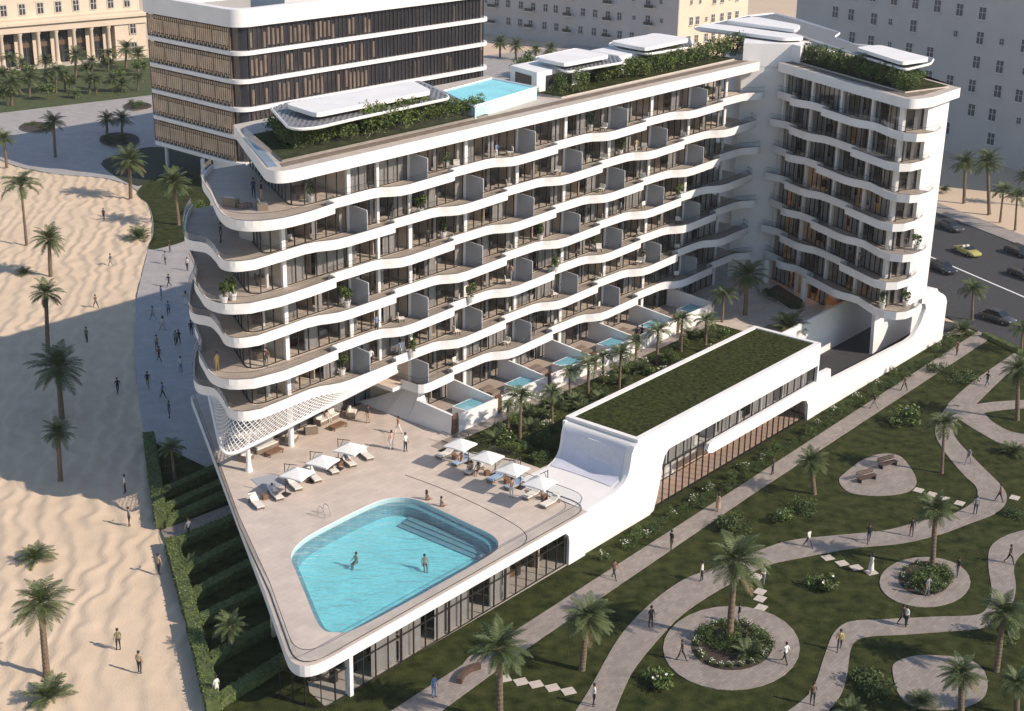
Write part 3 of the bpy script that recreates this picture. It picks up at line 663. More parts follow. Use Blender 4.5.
# roof
rp = rounded(SW([(-11.2, -17), (-13.6, -13.2), (-21.9, .05), (SE+.5, -.1), (SE+.5, -17)]), [0, .8, 3.2, 0, 0], 9)
b = MB(); b.prism(rp, 30.2, 31.25, white, top=stone, bot=white2); b.build('roof_slab', wing, smooth=30)
b = MB(); b.prism(SW([(-19.4, -1.2), (54.8, -1.2), (54.8, -2.3), (-18.7, -2.3)]), 31.1, 31.29, mat('roof_deck_wood', (.20, .15, .11), .8, .2, 2)); b.build('roof_walkway', wing)
b = MB(); b.prism(SW([(-18.2, -2.6), (8.5, -2.6), (8.0, -4), (4.8, -12), (-13.2, -12)]), 31.1, 31.42, pathm, top=lawn)
b.prism(SW([(-19.6, -1.6), (-13.6, -11.6), (-14.3, -12.0), (-20.3, -2.0)]), 31.1, 31.30, mat('blue_grey_tile', (.22, .28, .34), .5, .1, 2))
b.prism(SW([(20.5, -2.9), (54.5, -2.9), (54.5, -9), (20.5, -9)]), 31.1, 31.42, stone, top=lawn)
b.build('roof_planting_bed', wing)
g = MB(); g.ribbon(SW([(-14.2, -12), (-18.8, -3.2), (-18, -2.4), (8.6, -2.4)]), 31.3, 32.3, glassR); g.build('roof_railing', wing)
b = MB()
# rooftop pool
rpw = [tuple(G(x, y, 32.5).xy) for x, y in [(443, 91), (492, 78), (537, 87), (475, 106), (462, 101)]]
b.prism(rpw, 31.2, 32.4, mat('acrylic_pool_wall', (.55, .75, .80), .3, .05, 2), top=poolm); b.build('rooftop_pool', wing)
tb = MB(); 
for a, c_ in zip(rpw, rpw[1:]+rpw[:1]):
    tb.tube([(a[0], a[1], 32.45), (c_[0], c_[1], 32.45)], .12, white, 4)
tb.build('pool_rim', wing)
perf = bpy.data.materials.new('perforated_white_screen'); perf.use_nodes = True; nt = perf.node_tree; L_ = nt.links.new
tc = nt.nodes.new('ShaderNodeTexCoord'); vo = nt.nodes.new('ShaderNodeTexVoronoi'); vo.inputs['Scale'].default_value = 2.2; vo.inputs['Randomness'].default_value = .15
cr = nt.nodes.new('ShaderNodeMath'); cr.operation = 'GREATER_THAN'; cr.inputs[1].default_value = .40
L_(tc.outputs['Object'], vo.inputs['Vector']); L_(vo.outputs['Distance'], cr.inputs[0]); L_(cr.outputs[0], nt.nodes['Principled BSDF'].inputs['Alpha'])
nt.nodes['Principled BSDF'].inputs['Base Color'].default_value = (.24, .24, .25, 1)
def canopy(parent, up, lo, zu, zl, walls=None, wz=31.2):
    e = empty('roof_pavilion'); e.parent = parent; e.matrix_parent_inverse = Matrix.Translation(-parent.location)
    if lo:
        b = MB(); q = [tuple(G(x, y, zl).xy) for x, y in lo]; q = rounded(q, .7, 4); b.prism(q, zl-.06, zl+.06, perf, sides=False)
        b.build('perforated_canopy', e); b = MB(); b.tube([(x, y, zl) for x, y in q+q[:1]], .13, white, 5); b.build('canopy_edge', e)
    if up:
        b = MB(); q = [tuple(G(x, y, zu).xy) for x, y in up]; q = rounded(q, .9, 4); b.prism(q, zu-.38, zu, white); b.build('canopy_roof', e, smooth=30)
    if walls:
        b = MB(); q = SW(walls); b.prism(q, wz, zl, white)
        for i in range(len(q)):
            a, c_ = Vector(q[i]), Vector(q[(i+1) % len(q)]); m_ = (a+c_)/2; d = c_-a
            if d.length > 3: b.box((m_.x, m_.y, wz+.1), d.length*.6, .12, 1.7, glassD_solid, math.atan2(d.y, d.x))
        b.build('pavilion_wall', e)
    return e
glassD_solid = mat('dark_window', (.03, .035, .04), .12, 0)
ZU, ZL = 34.3, 33.5
canopy(wing, [(284.5, 103.4), (316, 113.5), (432, 90.5), (413, 80.6)], [(270.5, 108), (288, 127.5), (298, 129.6), (317, 128), (357, 118.5), (449, 98.6), (446, 94), (432, 87), (418, 81), (283, 103.4)], ZU, ZL, [(-12.5, -5.8), (3.0, -5.8), (1.0, -10.5), (-8.5, -10.5)])
canopy(wing, [(536, 57), (564, 63.5), (611, 54.5), (576, 48.5)], [(534, 58), (567, 72.5), (623, 62.7), (618, 56.5), (576, 49)], ZU, ZL, [(20.5, -6.2), (28, -6.2), (29, -11), (22, -11)])
canopy(wing, [(609.5, 41), (645, 48), (690.6, 38.5), (657.6, 33)], [(608, 44), (620, 50), (647.5, 54.5), (693, 47), (690, 39), (655, 34)], ZU, ZL, [(35, -6.2), (43, -6.2), (44, -11), (36, -11)])
canopy(wing, [(696, 26.5), (784, 38), (805.6, 37), (787, 31), (712, 23.5)], [(694, 28), (749, 16), (774, 13.5), (800, 20), (840, 33), (834, 37.5), (815, 40), (786, 40.5), (700, 31)], ZU-.4, ZL-.5)
canopy(wing, [(724, 20), (755.6, 16.5), (801, 25), (796, 29.7)], None, ZU+.1, ZL+.1)
# ------------------------------------------------------------------ short wing (tower) and stair core
TQ = Vector((35.2, 166.5, 0)); TT = Vector((.41, -.912, 0)).normalized(); TM = Vector((-.912, -.41, 0)).normalized()
def TW(t, m, z=0.0): return TQ+TT*t+TM*m+Vector((0, 0, z))
def TWL(l): return [(TW(t, m).x, TW(t, m).y) for t, m in l]
ANG_T = math.atan2(TT.y, TT.x)
tow = empty('apartment_building', TW(0, -8, DZ), 0, 'short white residential wing with wavy balconies and a blank end wall beside the road', 'building'); WORLD.add(tow.name)
EV = [(-10.8, -.5), (-6.75, -.45), (-6.6, .2), (-6.5, .6), (-5.6, .6), (-4.6, .2), (-3.6, -.35), (-.35, -.4), (-.2, .2), (-.1, .7), (5.6, .9), (6.8, .7), (8.0, .1), (9, -.1), (12.6, .5), (14.2, .25), (15.1, -.7), (15.2, -2.0), (14.6, -3.6), (13.8, -4.7), (13.1, -5.3)]
OD = [(-10.8, .3), (-9.6, -.1), (-8.6, -.5), (-6.35, -.5), (-6.2, .2), (-6.1, .7), (-2.6, .8), (-1.4, .5), (-.2, -.2), (1, -.35), (5.9, -.3), (6.05, .3), (6.15, .8), (12.8, 1.0), (14.2, .4), (14.5, -.9), (13.9, -2.8), (12.9, -4.4), (12.0, -5.3)]
endw = W(50.2, 23.45)
for k in range(6, -1, -1):
    e = EV if k % 2 == 0 else OD
    b = MB(); balcony_mesh(b, TWL(e), [(endw.x, endw.y)]+TWL([(11.2, -1.9), (-10.8, -1.9)]), Z(k), TM)
    bo = b.build('balcony', tow, smooth=30); q = [(t, m-.09) for t, m in e]
    railing(bo, TWL(q), Z(k), .62, 'railing', .018)
    b = MB(); b.prism(TWL([(-10.8, -1.6), (11.6, -1.6)])+[tuple(endw.xy), tuple(W(55, 23.2).xy), tuple((W(55, 23.2)-TT*24).xy)]+TWL([(-12.5, -13)]), Z(k)-.85, Z(k)-FD-.004, white2, top=beige, bot=ceilm); b.build('floor_slab', tow)
# end wall fin
b = MB(); b.vert_poly([(50.2, 7.2), (55.5, 7.2), (55.5, 30.25), (50.2, 30.25)], W(0, 23.45), D, N*.5, white); b.build('end_wall', tow)
b = MB(); b.vert_poly([(51.6, .1), (64.5, .1), (64.5, 7.26), (51.0, 7.26)], W(0, 19.6), D, N*.4, white)
b.build('pier_wall', tow)
bw = W(55.2, 23.2)-TT*24.5
b = MB(); b.prism(TWL([(-10.8, -7.4), (6.5, -7.4)])+[tuple(W(54.9, 21.5).xy), tuple(W(55.2, 23.4).xy), tuple(bw.xy)]+TWL([(-12.5, -13)]), 7.3, 30.2, white); b.build('rear_wall', tow)
core = MB(); core.prism([(26.9, 177.3), (32.66, 177.2), (33.4, 175.7)]+TWL([(-10.8, -3), (-11, -13)])+[(40, 192), (26, 190)], DZ, 30.6, white); core.prism([(26.9, 177.3), (32.66, 177.2), (33.4, 175.7), (35.5, 179.5), (28, 184)], 30.5, 33.3, white)
core.build('stair_core', tow)
# tower bays
TB = [-10.5+5.68*i for i in range(4)]
for k in range(6, -2, -1):
    z = Z(k)-FD if k >= 0 else DZ; zs = 1
    for i, t in enumerate(TB):
        if k == -1 and i > 1: continue
        base = TW(t, -.1, z); ang = ANG_T-ANG_D
        sx = 5.68/BW
        Mx = Matrix.Rotation(ANG_T, 4, 'Z') @ Matrix.Diagonal((sx, 1, 1, 1)) @ Matrix.Rotation(-ANG_D, 4, 'Z') @ Matrix.Translation(-P0)
        l = tower_proto(rnd.randrange(6), Mx); fo = None
        for nm, me in l:
            if nm == 'room_interior' and i == 3: continue
            o = inst(nm, me, tow if nm in ('window', 'room_interior') else fo)
            if nm in ('window', 'room_interior'): o.matrix_parent_inverse = Matrix.Translation(-tow.location); o.location = base; o.scale = (1, 1, zs)
            if nm == 'window': fo = o
        b = MB(); b.box(TW(t, -1.42, z), .4, .34, 2.9, white, ANG_T); b.build('column', tow)
    if k >= 0: b = MB(); b.box(TW(11.5, -1.5, z), .5, .5, 2.9, white, ANG_T); b.build('column', tow)
    if k >= 0:
        glazing(tow, [TW(11.6, -1.7), endw+D*.0], z, z+2.9, 1.1, None, [(1.6, 2.8)])
        r = MB(); r.box(TW(8.6, -4, z), .2, 4, 2.9, beige, ANG_T); r.box(TW(9.6, -5.2, z), 1.4, 1.0, .5, wicker, ANG_T)
        r.build('room_interior', tow)
        if k in (0, 1, 2, 3, 5):
            l = MB()
            for t in ([-7.6, 4], [-2, -7.8], [-8, 2.2], [-3, 5], None, [1, -6])[k] or []:
                l.box(TW(t, -4.2, z+2.75), .7, .4, .05, warmlamp, ANG_T)
            l.build('ceiling_lamp', tow)
b = MB(); b.prism(TWL([(-10.4, -1.9), (1, -1.9), (1, -7), (-10.4, -7)]), DZ+.01, DZ+.03, wood)
b.box(TW(-4.5, -4.5, DZ), 9.5, .2, 2.9, wood, ANG_T); b.build('lobby_wall', tow)
l = MB()
for t in (-8, -4.5, -1): l.box(TW(t, -3.4, 7.15), 1.3, .5, .06, warmlamp, ANG_T)
l.build('lobby_lamp', tow)
for t, m_ in ((-1.6, -.3), (-9.3, .0)):
    b = MB(); b.lathe([(.42, 0), (.42, 2.95)], TW(t, m_, DZ), white, 14); b.build('column', tow, smooth=40)
rp = rounded(TWL([(-10.8, -.35), (13.7, -.35)])+[tuple(W(48.6, 24.9).xy), tuple(W(56.3, 24.7).xy), tuple((W(56.3, 24.7)-TT*26).xy)]+TWL([(-12, -14)]), [0, 2.4, 1.2, 0, 0, 0], 8)
b = MB(); b.prism(rp, 30.2, 31.25, white, top=stone, bot=white2); b.build('roof_slab', tow, smooth=30)
wk = mat('roof_deck_wood', (.2, .15, .11))
b = MB(); b.prism(TWL([(-10.5, -1.1), (12.4, -1.1)])+[tuple(W(49.2, 23.6).xy), tuple(W(55.3, 23.6).xy), tuple((W(55.3, 23.6)-TT*24).xy)]+TWL([(-10.5, -11)]), 31.1, 31.29, wk)
b.prism(TWL([(-10.2, -2.2), (10.6, -2.2), (9.4, -9), (-10.2, -10)]), 31.1, 31.45, stone, top=lawn); b.build('roof_planting_bed', tow)
canopy(tow, [(855.6, 47), (880.6, 44.7), (930.6, 57.8), (902.5, 62)], [(749, 17), (774, 14), (840, 33), (834, 37.5), (855.6, 45), (880, 47), (933.8, 59), (930.6, 64), (905.6, 70), (855.6, 54.7), (805.6, 37.5)], ZU, ZL)
b = MB(); c_ = G(893, 66, ZL); b.box((c_.x+1.5, c_.y+5.0, 31.2), 4.0, 3.0, ZL-31.2, white, ANG_T); b.build('pavilion_wall', tow)
# prototypes of the bays are consumed here: the first copies replaced them
for f, ro in protos:
    for o in list(f.children)+[f, ro]: bpy.data.objects.remove(o)
# ------------------------------------------------------------------ office block behind
OC = Vector((-43.3, 229.6, 0)); OL = Vector((-61.4, 246.2, 0)); OR = Vector((-4.8, 274.6, 0))
off = empty('office_building', OC, 0, 'curved office block with white floor bands, dark glass and bronze fin screens', 'building'); WORLD.add(off.name)
u1 = (OL-OC); u2 = (OR-OC); LL = u1.length; LR = u2.length; u1 = u1.normalized(); u2 = u2.normalized()
def oplan(d, rr=3.2):   # plan offset outwards by d
    n1 = Vector((u1.y, -u1.x, 0)); n1 = n1 if n1.dot(Vector((0, -1, 0))) > 0 else -n1
    n2 = Vector((u2.y, -u2.x, 0)); n2 = n2 if n2.dot(Vector((0, -1, 0))) > 0 else -n2
    a = OL+n1*d+u1*d; c_ = OC+(n1+n2)*d*.8; e = OR+n2*d+u2*d
    bk = Vector((-u1.y, u1.x, 0)); 
    f = e-n2*(24+d); g_ = a-n1*(30+d)
    return rounded([tuple(a.xy), tuple(c_.xy), tuple(e.xy), tuple(f.xy), tuple(g_.xy)], [1.5, rr, 3, 0, 0], 8)
b = MB(); zs_ = [4.5, 8.9, 13.3, 17.7, 22.1, 26.5]
bronze = mat('bronze_fin', (.13, .085, .055), .5, .15, 1); panel = mat('bronze_panel', (.62, .45, .30), .5, .2, .6)
blackg = mat('office_glass', (.03, .03, .035), .05, .3, .15, spec=1.0)
b.prism(oplan(-.5), 4.9, 27, blackg); b.build('glass_wall', off)
for i, z in enumerate(zs_[:-1]):
    b = MB(); b.prism(oplan(.15), z-.22, z+.42, white); b.build('floor_band', off, smooth=30)
b = MB(); b.prism(oplan(.5), 26.3, 29.0, white, holes=[oplan(-1.4)]); b.prism(oplan(-1.3), 26.3, 26.9, mat('roof_gravel', (.12, .11, .1), .9, .2, 3)); b.build('parapet', off, smooth=30)
n1 = Vector((u1.y, -u1.x, 0)); n1 = n1 if n1.y < 0 else -n1
n2 = Vector((u2.y, -u2.x, 0)); n2 = n2 if n2.y < 0 else -n2
b = MB(); rr = random.Random(3)
for z in zs_[:-1]:
    nf = 40
    for i in range(nf+1):
        p = OC+u1*(2.2+(LL-2.6)*i/nf)-n1*.25; wide = i % 8 == 0
        b.box((p.x, p.y, z+.45), .34 if wide else .07, .20 if wide else .12, 3.6, bronze, math.atan2(u1.y, u1.x))
    for i in range(nf):
        p = OC+u1*(2.2+(LL-2.6)*(i+.5)/nf)-n1*.22
        lo = z+1.2; b.box((p.x, p.y, lo), .37, .10, 2.05, panel, math.atan2(u1.y, u1.x)); b.box((p.x, p.y, z+.5+(.25 if i % 2 else 0)), .2, .08, .55, panel, math.atan2(u1.y, u1.x)); b.box((p.x, p.y, z+3.35), .2, .10, .5, panel, math.atan2(u1.y, u1.x))
    for q in (1.25, 3.1): 
        c_ = OC+u1*(LL/2+1)-n1*.28; b.box((c_.x, c_.y, z+q), LL-2.8, .2, .1, bronze, math.atan2(u1.y, u1.x))
b.build('fin_screen', off)
b = MB()
for z in zs_[:-1]:
    nf = 60
    for i in range(nf+1):
        p = OC+u2*(2.6+(LR-4.6)*i/nf)-n2*.36; major = i % 5 == 0
        b.box((p.x, p.y, z+.45), .22 if major else .10, .16, 3.6, darkmul if major else mat('dark_bronze', (.07, .055, .045), .4, .1), math.atan2(u2.y, u2.x))
        if i < nf:
            p = p+u2*((LR-4.6)/nf*.5)
            if rr.random() < (.45 if i < 30 else .85): continue
            lo = z+.5+rr.uniform(0, 1.3); m_ = mat('brown_panel', (.16, .12, .095), .5, .3, .4) if (i < 30 and z > 9) else mat('dark_panel', (.07, .06, .055), .4, .2, .5)
            b.box((p.x, p.y, z+.55+rr.uniform(0, .5)), .47, .08, rr.uniform(2.2, 2.9), m_, math.atan2(u2.y, u2.x))
b.build('fin_screen', off)
for px, py in ((168, 167), (204, 184)):
    p = G(px, py, 0); b = MB(); b.lathe([(.35, 0), (.35, 4.2)], p, white, 12); b.build('column', off)
p = G(214, 190, 0)+Vector((3, 4, 0)); b = MB(); b.box(p, 5.5, 5, 4.2, white, math.atan2(u1.y, u1.x)); b.build('entrance_core', off)
b = MB(); q = OC+(u1+u2)*12; b.prism([tuple((OC+u1*6+u2*5).xy), tuple((OC+u2*26+u1*3).xy), tuple((OC+u2*26+u1*22).xy), tuple((OC+u1*18+u2*8).xy)], 0, 4.3, mat('dark_plinth', (.08, .08, .085), .5, .1)); b.build('plinth', off)
b = MB(); b.prism([tuple((OC+u1*5+u2*14).xy), tuple((OC+u2*38+u1*4).xy), tuple((OC+u2*38+u1*16).xy), tuple((OC+u1*14+u2*14).xy)], 26.5, 31.5, mat('plant_room_cladding', (.62, .60, .58), .6, .06, .4)); b.build('plant_room', off)
# ------------------------------------------------------------------ background buildings
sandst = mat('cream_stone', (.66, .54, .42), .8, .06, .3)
bgglass = mat('far_window', (.075, .08, .095), .3, .2, .3)
def facade(name, A, B, depth, h, mats, rows, cols, label, col0=0.0, wsz=(1.1, 1.6), z0=2.0, dz=4.0, seed=1, sill=True, margin=3, frame=None, extra=None, skip=.1):
    A = Vector((A[0], A[1], 0)); B = Vector((B[0], B[1], 0)); d = (B-A); LN = d.length; d = d.normalized(); n = Vector((d.y, -d.x, 0)); n = n if n.dot(EYE-A) > 0 else -n
    e = empty(name, (0, 0, 0), 0, label, 'building'); b = MB()
    b.prism([tuple(A.xy), tuple(B.xy), tuple((B-n*depth).xy), tuple((A-n*depth).xy)], -.2, h, mats[0]); b.build('wall', e)
    R = random.Random(seed); f0 = None; ang = math.atan2(d.y, d.x); cnt = 0
    for r in range(rows):
        for c in range(cols):
            if R.random() < skip: continue
            u = margin+(LN-2*margin)*(c+.5)/cols+R.uniform(-.5, .5); small = R.random() < .22
            p = A+d*u+n*.02+Vector((0, 0, z0+dz*r+(.6 if small else 0)))
            if f0 is None:
                fm = MB(); fm.box((0, 0, 0), wsz[0]+.24, .16, wsz[1]+.24, mats[1]); 
                fm.box((0, -.14, -.08), wsz[0]+.5, .3, .12, mats[1])
                f0 = fm.mesh('window'); pm = MB(); pm.box((0, -.05, .12), wsz[0], .14, wsz[1], bgglass); pm.box((0, -.09, .12), .07, .14, wsz[1], mats[1]); pm.box((0, -.09, .12+wsz[1]*.55), wsz[0], .14, .07, mats[1]); pme = pm.mesh('pane')
            if cnt < 100:
                o = inst('window', f0, e, tuple(p), ang+(math.pi if n.dot(Vector((-math.sin(ang), math.cos(ang), 0))) > 0 else 0), (.6, 1, .5) if small else None)
                inst('pane', pme, o); cnt += 1
    if extra: extra(e, A, B, d, n, ang, R)
    return e
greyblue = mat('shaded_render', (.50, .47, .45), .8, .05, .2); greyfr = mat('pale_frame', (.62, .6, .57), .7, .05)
def bays(e, A, B, d, n, ang, R):
    for i in range(5):
        u = 8+i*(B-A).length/5.3; p = A+d*u+n*.6
        for r in range(6): b = MB(); b.box((p.x, p.y, 3+r*4.2), 2.6, 1.3, .25, greyfr, ang); b.box((p.x+n.x*.55, p.y+n.y*.55, 3.2+r*4.2), 2.6, .08, .8, darkmul, ang); b.build('balcony', e)
mA = G(470, 31.5, 0); mK = G(676, 58, 0); mB = G(745, 47, 0)
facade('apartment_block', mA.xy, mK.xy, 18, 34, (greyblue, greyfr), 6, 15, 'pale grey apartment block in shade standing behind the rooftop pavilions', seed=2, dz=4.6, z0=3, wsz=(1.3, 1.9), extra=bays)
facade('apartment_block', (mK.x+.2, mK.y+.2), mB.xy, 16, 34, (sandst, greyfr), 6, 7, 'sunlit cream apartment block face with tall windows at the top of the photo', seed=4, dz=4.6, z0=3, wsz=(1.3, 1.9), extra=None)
rA = Vector((57.2, 309, 0)); rd = Vector((.522, -.853, 0)).normalized()
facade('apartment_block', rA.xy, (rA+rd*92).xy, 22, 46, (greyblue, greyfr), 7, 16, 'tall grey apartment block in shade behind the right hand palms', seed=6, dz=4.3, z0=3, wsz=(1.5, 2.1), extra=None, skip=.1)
# classic building with colonnade
cA = h0-hd*60; cB = Vector((-90.48, 363.0, 0)); cB = h1
def classic():
    A = Vector((h0.x, h0.y, 0))-hd*14; B = Vector((h1.x, h1.y, 0)); LN = (B-A).length; n = Vector((hd.y, -hd.x, 0)); n = n if n.y < 0 else -n; ang = math.atan2(hd.y, hd.x)
    e = empty('stone_building', (0, 0, 0), 0, 'cream stone building with a tall colonnade and cornice behind the palm garden', 'building')
    b = MB(); b.prism([tuple((A-n*2.2).xy), tuple((B-n*2.2).xy), tuple((B-n*20).xy), tuple((A-n*20).xy)], -.2, 24, sandst)
    b.box((A+B)/2+Vector((-n.x*1, -n.y*1, 8.2)), LN+1, 3.4, 1.7, sandst, ang); b.box((A+B)/2+Vector((-n.x*.8, -n.y*.8, 9.9)), LN+1.6, 4.2, .5, sandst, ang); b.box((A+B)/2+Vector((-n.x*1.1, -n.y*1.1, 10.4)), LN+1, 3.4, .5, sandst, ang)
    b.box((A+B)/2+Vector((n.x*.5, n.y*.5, 0)), LN, 4, .45, stone, ang); b.box(B-hd*4-n*1+Vector((0, 0, 0)), 8, 2.6, 8.2, sandst, ang); b.build('wall', e)
    m_ = int(LN/4.35)
    for i in range(m_):
        p = A+hd*(LN-9.5-4.35*i)
        if (p-A).dot(hd) < 0: break
        c = MB(); c.lathe([(.75, .45), (.75, .8), (.56, 1.0), (.48, 7.4), (.7, 7.8), (.7, 8.2)], p-n*.1, sandst, 12); c.build('column', e, smooth=40)
        w_ = MB(); q = p+hd*2.17-n*2.15; w_.box((q.x, q.y, .4), 3.2, .2, 7.4, glassD_solid, ang)
        fo = w_.build('tall_window', e); w_ = MB()
        for t in (-1.0, 0, 1.0): w_.box((q.x+hd.x*t+n.x*.12, q.y+hd.y*t+n.y*.12, .4), .1, .08, 7.4, bronze, ang)
        w_.box((q.x+n.x*.12, q.y+n.y*.12, 4.4), 3.2, .1, 1.1, bronze, ang); w_.build('frame', fo)
    fm = MB(); fm.box((0, 0, 0), 1.9, .3, 2.9, stone); f0 = fm.mesh('window'); pm = MB(); pm.box((0, -.1, .3), 1.3, .2, 2.3, glassD_solid); pm.box((0, -.15, .3), .1, .2, 2.3, greyfr); pm.box((0, -.15, 1.6), 1.3, .2, .1, greyfr); pme = pm.mesh('pane')
    for r in range(3):
        for i in range(m_+1):
            p = A+hd*(LN-3.2-4.35*i if i == 0 else LN-7.4-4.35*(i-1)-0)-n*2.25+Vector((0, 0, 11.6+4.1*r)); o = inst('window', f0, e, tuple(p), ang); inst('pane', pme, o)
    for z in (1.0, 5.6):
        p = B-hd*3.4+n*.35; o = inst('window', f0, e, (p.x, p.y, z), ang); inst('pane', pme, o)
classic()
# ------------------------------------------------------------------ vegetation
def frond(b, az, el, L, droop, nl, wl, lw, m, R, base=Vector((0, 0, 0)), tw=.5):
    pts = []; p = base.copy(); a = el; seg = 7
    dirh = Vector((math.cos(az), math.sin(az), 0))
    for i in range(seg+1):
        pts.append(p.copy()); d = dirh*math.cos(a)+Vector((0, 0, math.sin(a))); p = p+d*(L/seg); a -= droop/seg*(.5+i/seg)
    b.tube(pts, [L*.012*(1-.8*i/seg)+.004 for i in range(seg+1)], m, 3, False)
    side = Vector((-dirh.y, dirh.x, 0))
    for i in range(nl):
        t = .16+.84*(i+.5)/nl; f = t*seg; j = min(int(f), seg-1); q = pts[j].lerp(pts[j+1], f-j); tan_ = (pts[j+1]-pts[j]).normalized(); up_ = side.cross(tan_); up_ = up_ if up_.z > 0 else -up_
        ll = wl*L*math.sin(math.pi*min(1, .18+.80*t))**.7*(1 if t < .8 else .8)
        for s in (-1, 1):
            d = (side*s*.80+tan_*(.55+.3*t)+up_*(.22 if tw > 0 else .05)-Vector((0, 0, .30*R.random()))).normalized()
            w = tan_*lw*L; e = q+d*ll+Vector((0, 0, -ll*.22))
            mid = q+d*ll*.55
            k = len(b.v); b.v += [tuple(q-w*.5), tuple(q+w*.5), tuple(mid+w*.62), tuple(mid-w*.5), tuple(e)]
            b.f += [(k, k+1, k+2, k+3), (k+3, k+2, k+4)]; mi = b.mi(m); b.m += [mi, mi]
def crown(kind, seed):
    R = random.Random(seed); b = MB()
    if kind == 'date':
        for i in range(46):
            el = rad(82-120*(i/46)**.85+R.uniform(-8, 8)); m = palmG if el > rad(-22) else (palmD if R.random() < .5 else palmG)
            frond(b, i*2.399+R.uniform(-.35, .35), el, 1.0*R.uniform(.74, 1.1), rad(70 if el > 0 else 38), 20, .26, .026, m, R)
        b.lathe([(.03, -.12), (.09, -.06), (.10, 0), (.05, .07)], (0, 0, 0), palmD, 8)
    elif kind == 'king':
        for i in range(22):
            el = rad(72-78*(i/22)+R.uniform(-10, 10)); frond(b, i*2.399+R.uniform(-.3, .3), el, R.uniform(.9, 1.15), rad(105), 18, .30, .034, palmG, R)
        b.lathe([(.035, -.22), (.06, -.12), (.05, -.02), (.02, .1)], (0, 0, 0), leafB, 8)
    else:
        for i in range(24):
            el = rad(78-66*(i/24)**.9+R.uniform(-8, 8)); frond(b, i*2.399+R.uniform(-.3, .3), el, R.uniform(.85, 1.1), rad(62), 16, .30, .034, palmG, R)
    return b.mesh('crown')
CROWN = {k: [crown(k, 10+i) for i in range(5)] for k in ('date', 'king', 'low')}
def trunk_mesh(kind):
    b = MB(); r0, r1 = (.30, .24) if kind == 'date' else (.22, .15); prof = []
    n = 16
    for i in range(n+1):
        t = i/n; r = r0+(r1-r0)*t+(.05 if i == 0 else 0); prof += [(r*1.06, max(0, t-.03)), (r*.94, t)]
    b.lathe(prof, (0, 0, 0), trunkm, 9); return b.mesh('trunk', 50)
TRUNK = {k: trunk_mesh(k) for k in ('date', 'king')}
RV = random.Random(11)
def palm(bx, by, cx, cy, rpx, kind, label, z=0.0, group=None):
    p = G(bx, by, z); q = p.copy()
    if z == 0: 
        inside = -118 < p.x < -14 and p.y < 262
        p.z = sandh(p.x, p.y) if inside else .1
    e = empty('palm_tree', p, RV.uniform(0, 6.28), label, 'palm tree', group)
    if kind == 'low':
        r = rpx/PXM(p)*1.05; inst('crown', RV.choice(CROWN['low']), e, (0, 0, .05), 0, (r, r, r*1.05)); return e
    # trunk height so that the crown sits at cy; lean across the view
    lo, hi = .5, 25
    for _ in range(30):
        mid = (lo+hi)/2
        if PRJ(p+Vector((0, 0, mid)))[1] > cy: lo = mid
        else: hi = mid
    h = lo; top = p+Vector((0, 0, h)); dx = (cx-PRJ(top)[0])/PXM(top); dx = max(-.22*h, min(.22*h, dx))
    d = Vector((dx, RV.uniform(-.2, .2), h)); e.rotation_mode = 'QUATERNION'; e.rotation_quaternion = d.to_track_quat('Z', 'Y'); L = d.length
    r = rpx/PXM(top)*.98
    k = .55+.45*min(1.25, r/3.2)
    inst('trunk', TRUNK[kind], e, (0, 0, -.1), 0, (k, k, L+.1)); inst('crown', RV.choice(CROWN[kind]), e, (0, 0, L), RV.uniform(0, 6), (r, r, r*.95)); return e
BG = 'palm trees on the beach'
PL = [
 (26.7, 245, 21, 186, 24, 'king', 'tall slender palm with a ragged crown on the sand at the left edge', 0, BG),
 (55.4, 157.7, 53.5, 122, 15, 'date', 'date palm at the paving edge in the blue shade near the far plaza', 0, BG),
 (7, 168, 4, 139, 14, 'date', 'date palm cut by the left edge of the photo beside the plaza', 0, BG),
 (130.8, 199, 129.5, 161, 23, 'date', 'broad date palm on the curved tip of the sand by the lawn', 0, BG),
 (50.6, 276, 49, 239, 21, 'date', 'medium date palm on sunlit sand below the slender palm', 0, BG),
 (48, 352, 45.5, 294, 21, 'date', 'tall date palm rooted just inside the big shadow on the beach', 0, BG),
 (62, 418, 58, 368, 34, 'date', 'largest wide crowned date palm in the middle of the shaded sand', 0, BG),
 (60.5, 481, 57.7, 433, 20, 'date', 'smaller date palm at the lower edge of the big beach shadow', 0, BG),
 (46.8, 675, 40.7, 604, 35, 'date', 'large date palm on sunlit sand near the bottom left corner', 0, BG),
 (139, 239, 139, 224, 16, 'low', 'low stemless palm at the sand edge beside the lawn patch', 0, BG),
 (24, 274, 24, 270, 10, 'low', 'small bushy palm sprouting from sand at the left edge', 0, BG),
 (35.6, 561, 35.6, 550, 21, 'low', 'low feathery palm on sand above the bottom left date palm', 0, BG),
 (49, 700, 49, 688, 27, 'low', 'low spreading palm at the foot of the bottom left date palm', 0, BG),
 (107, 134, 107, 119, 12, 'date', 'left one of two small palms in the round plaza bed', 0, None),
 (122, 137, 122, 119, 13, 'date', 'right one of two small palms in the round plaza bed', 0, None),
 (178.7, 226, 174.5, 183, 22, 'date', 'date palm with a leaning trunk on the lawn patch beside the terraces', 0, None),
 (175, 481, 171.6, 449, 16, 'king', 'palm in the upper hedge garden beside the podium', 0, None),
 (191.5, 567, 191.5, 556, 14, 'low', 'low palm in the hedge garden just below the cross path', 0, None),
 (231.5, 654, 230.5, 626, 21, 'date', 'palm in the lower hedge garden beside the podium corner', 0, None),
]
CG = 'palms in the courtyard garden'
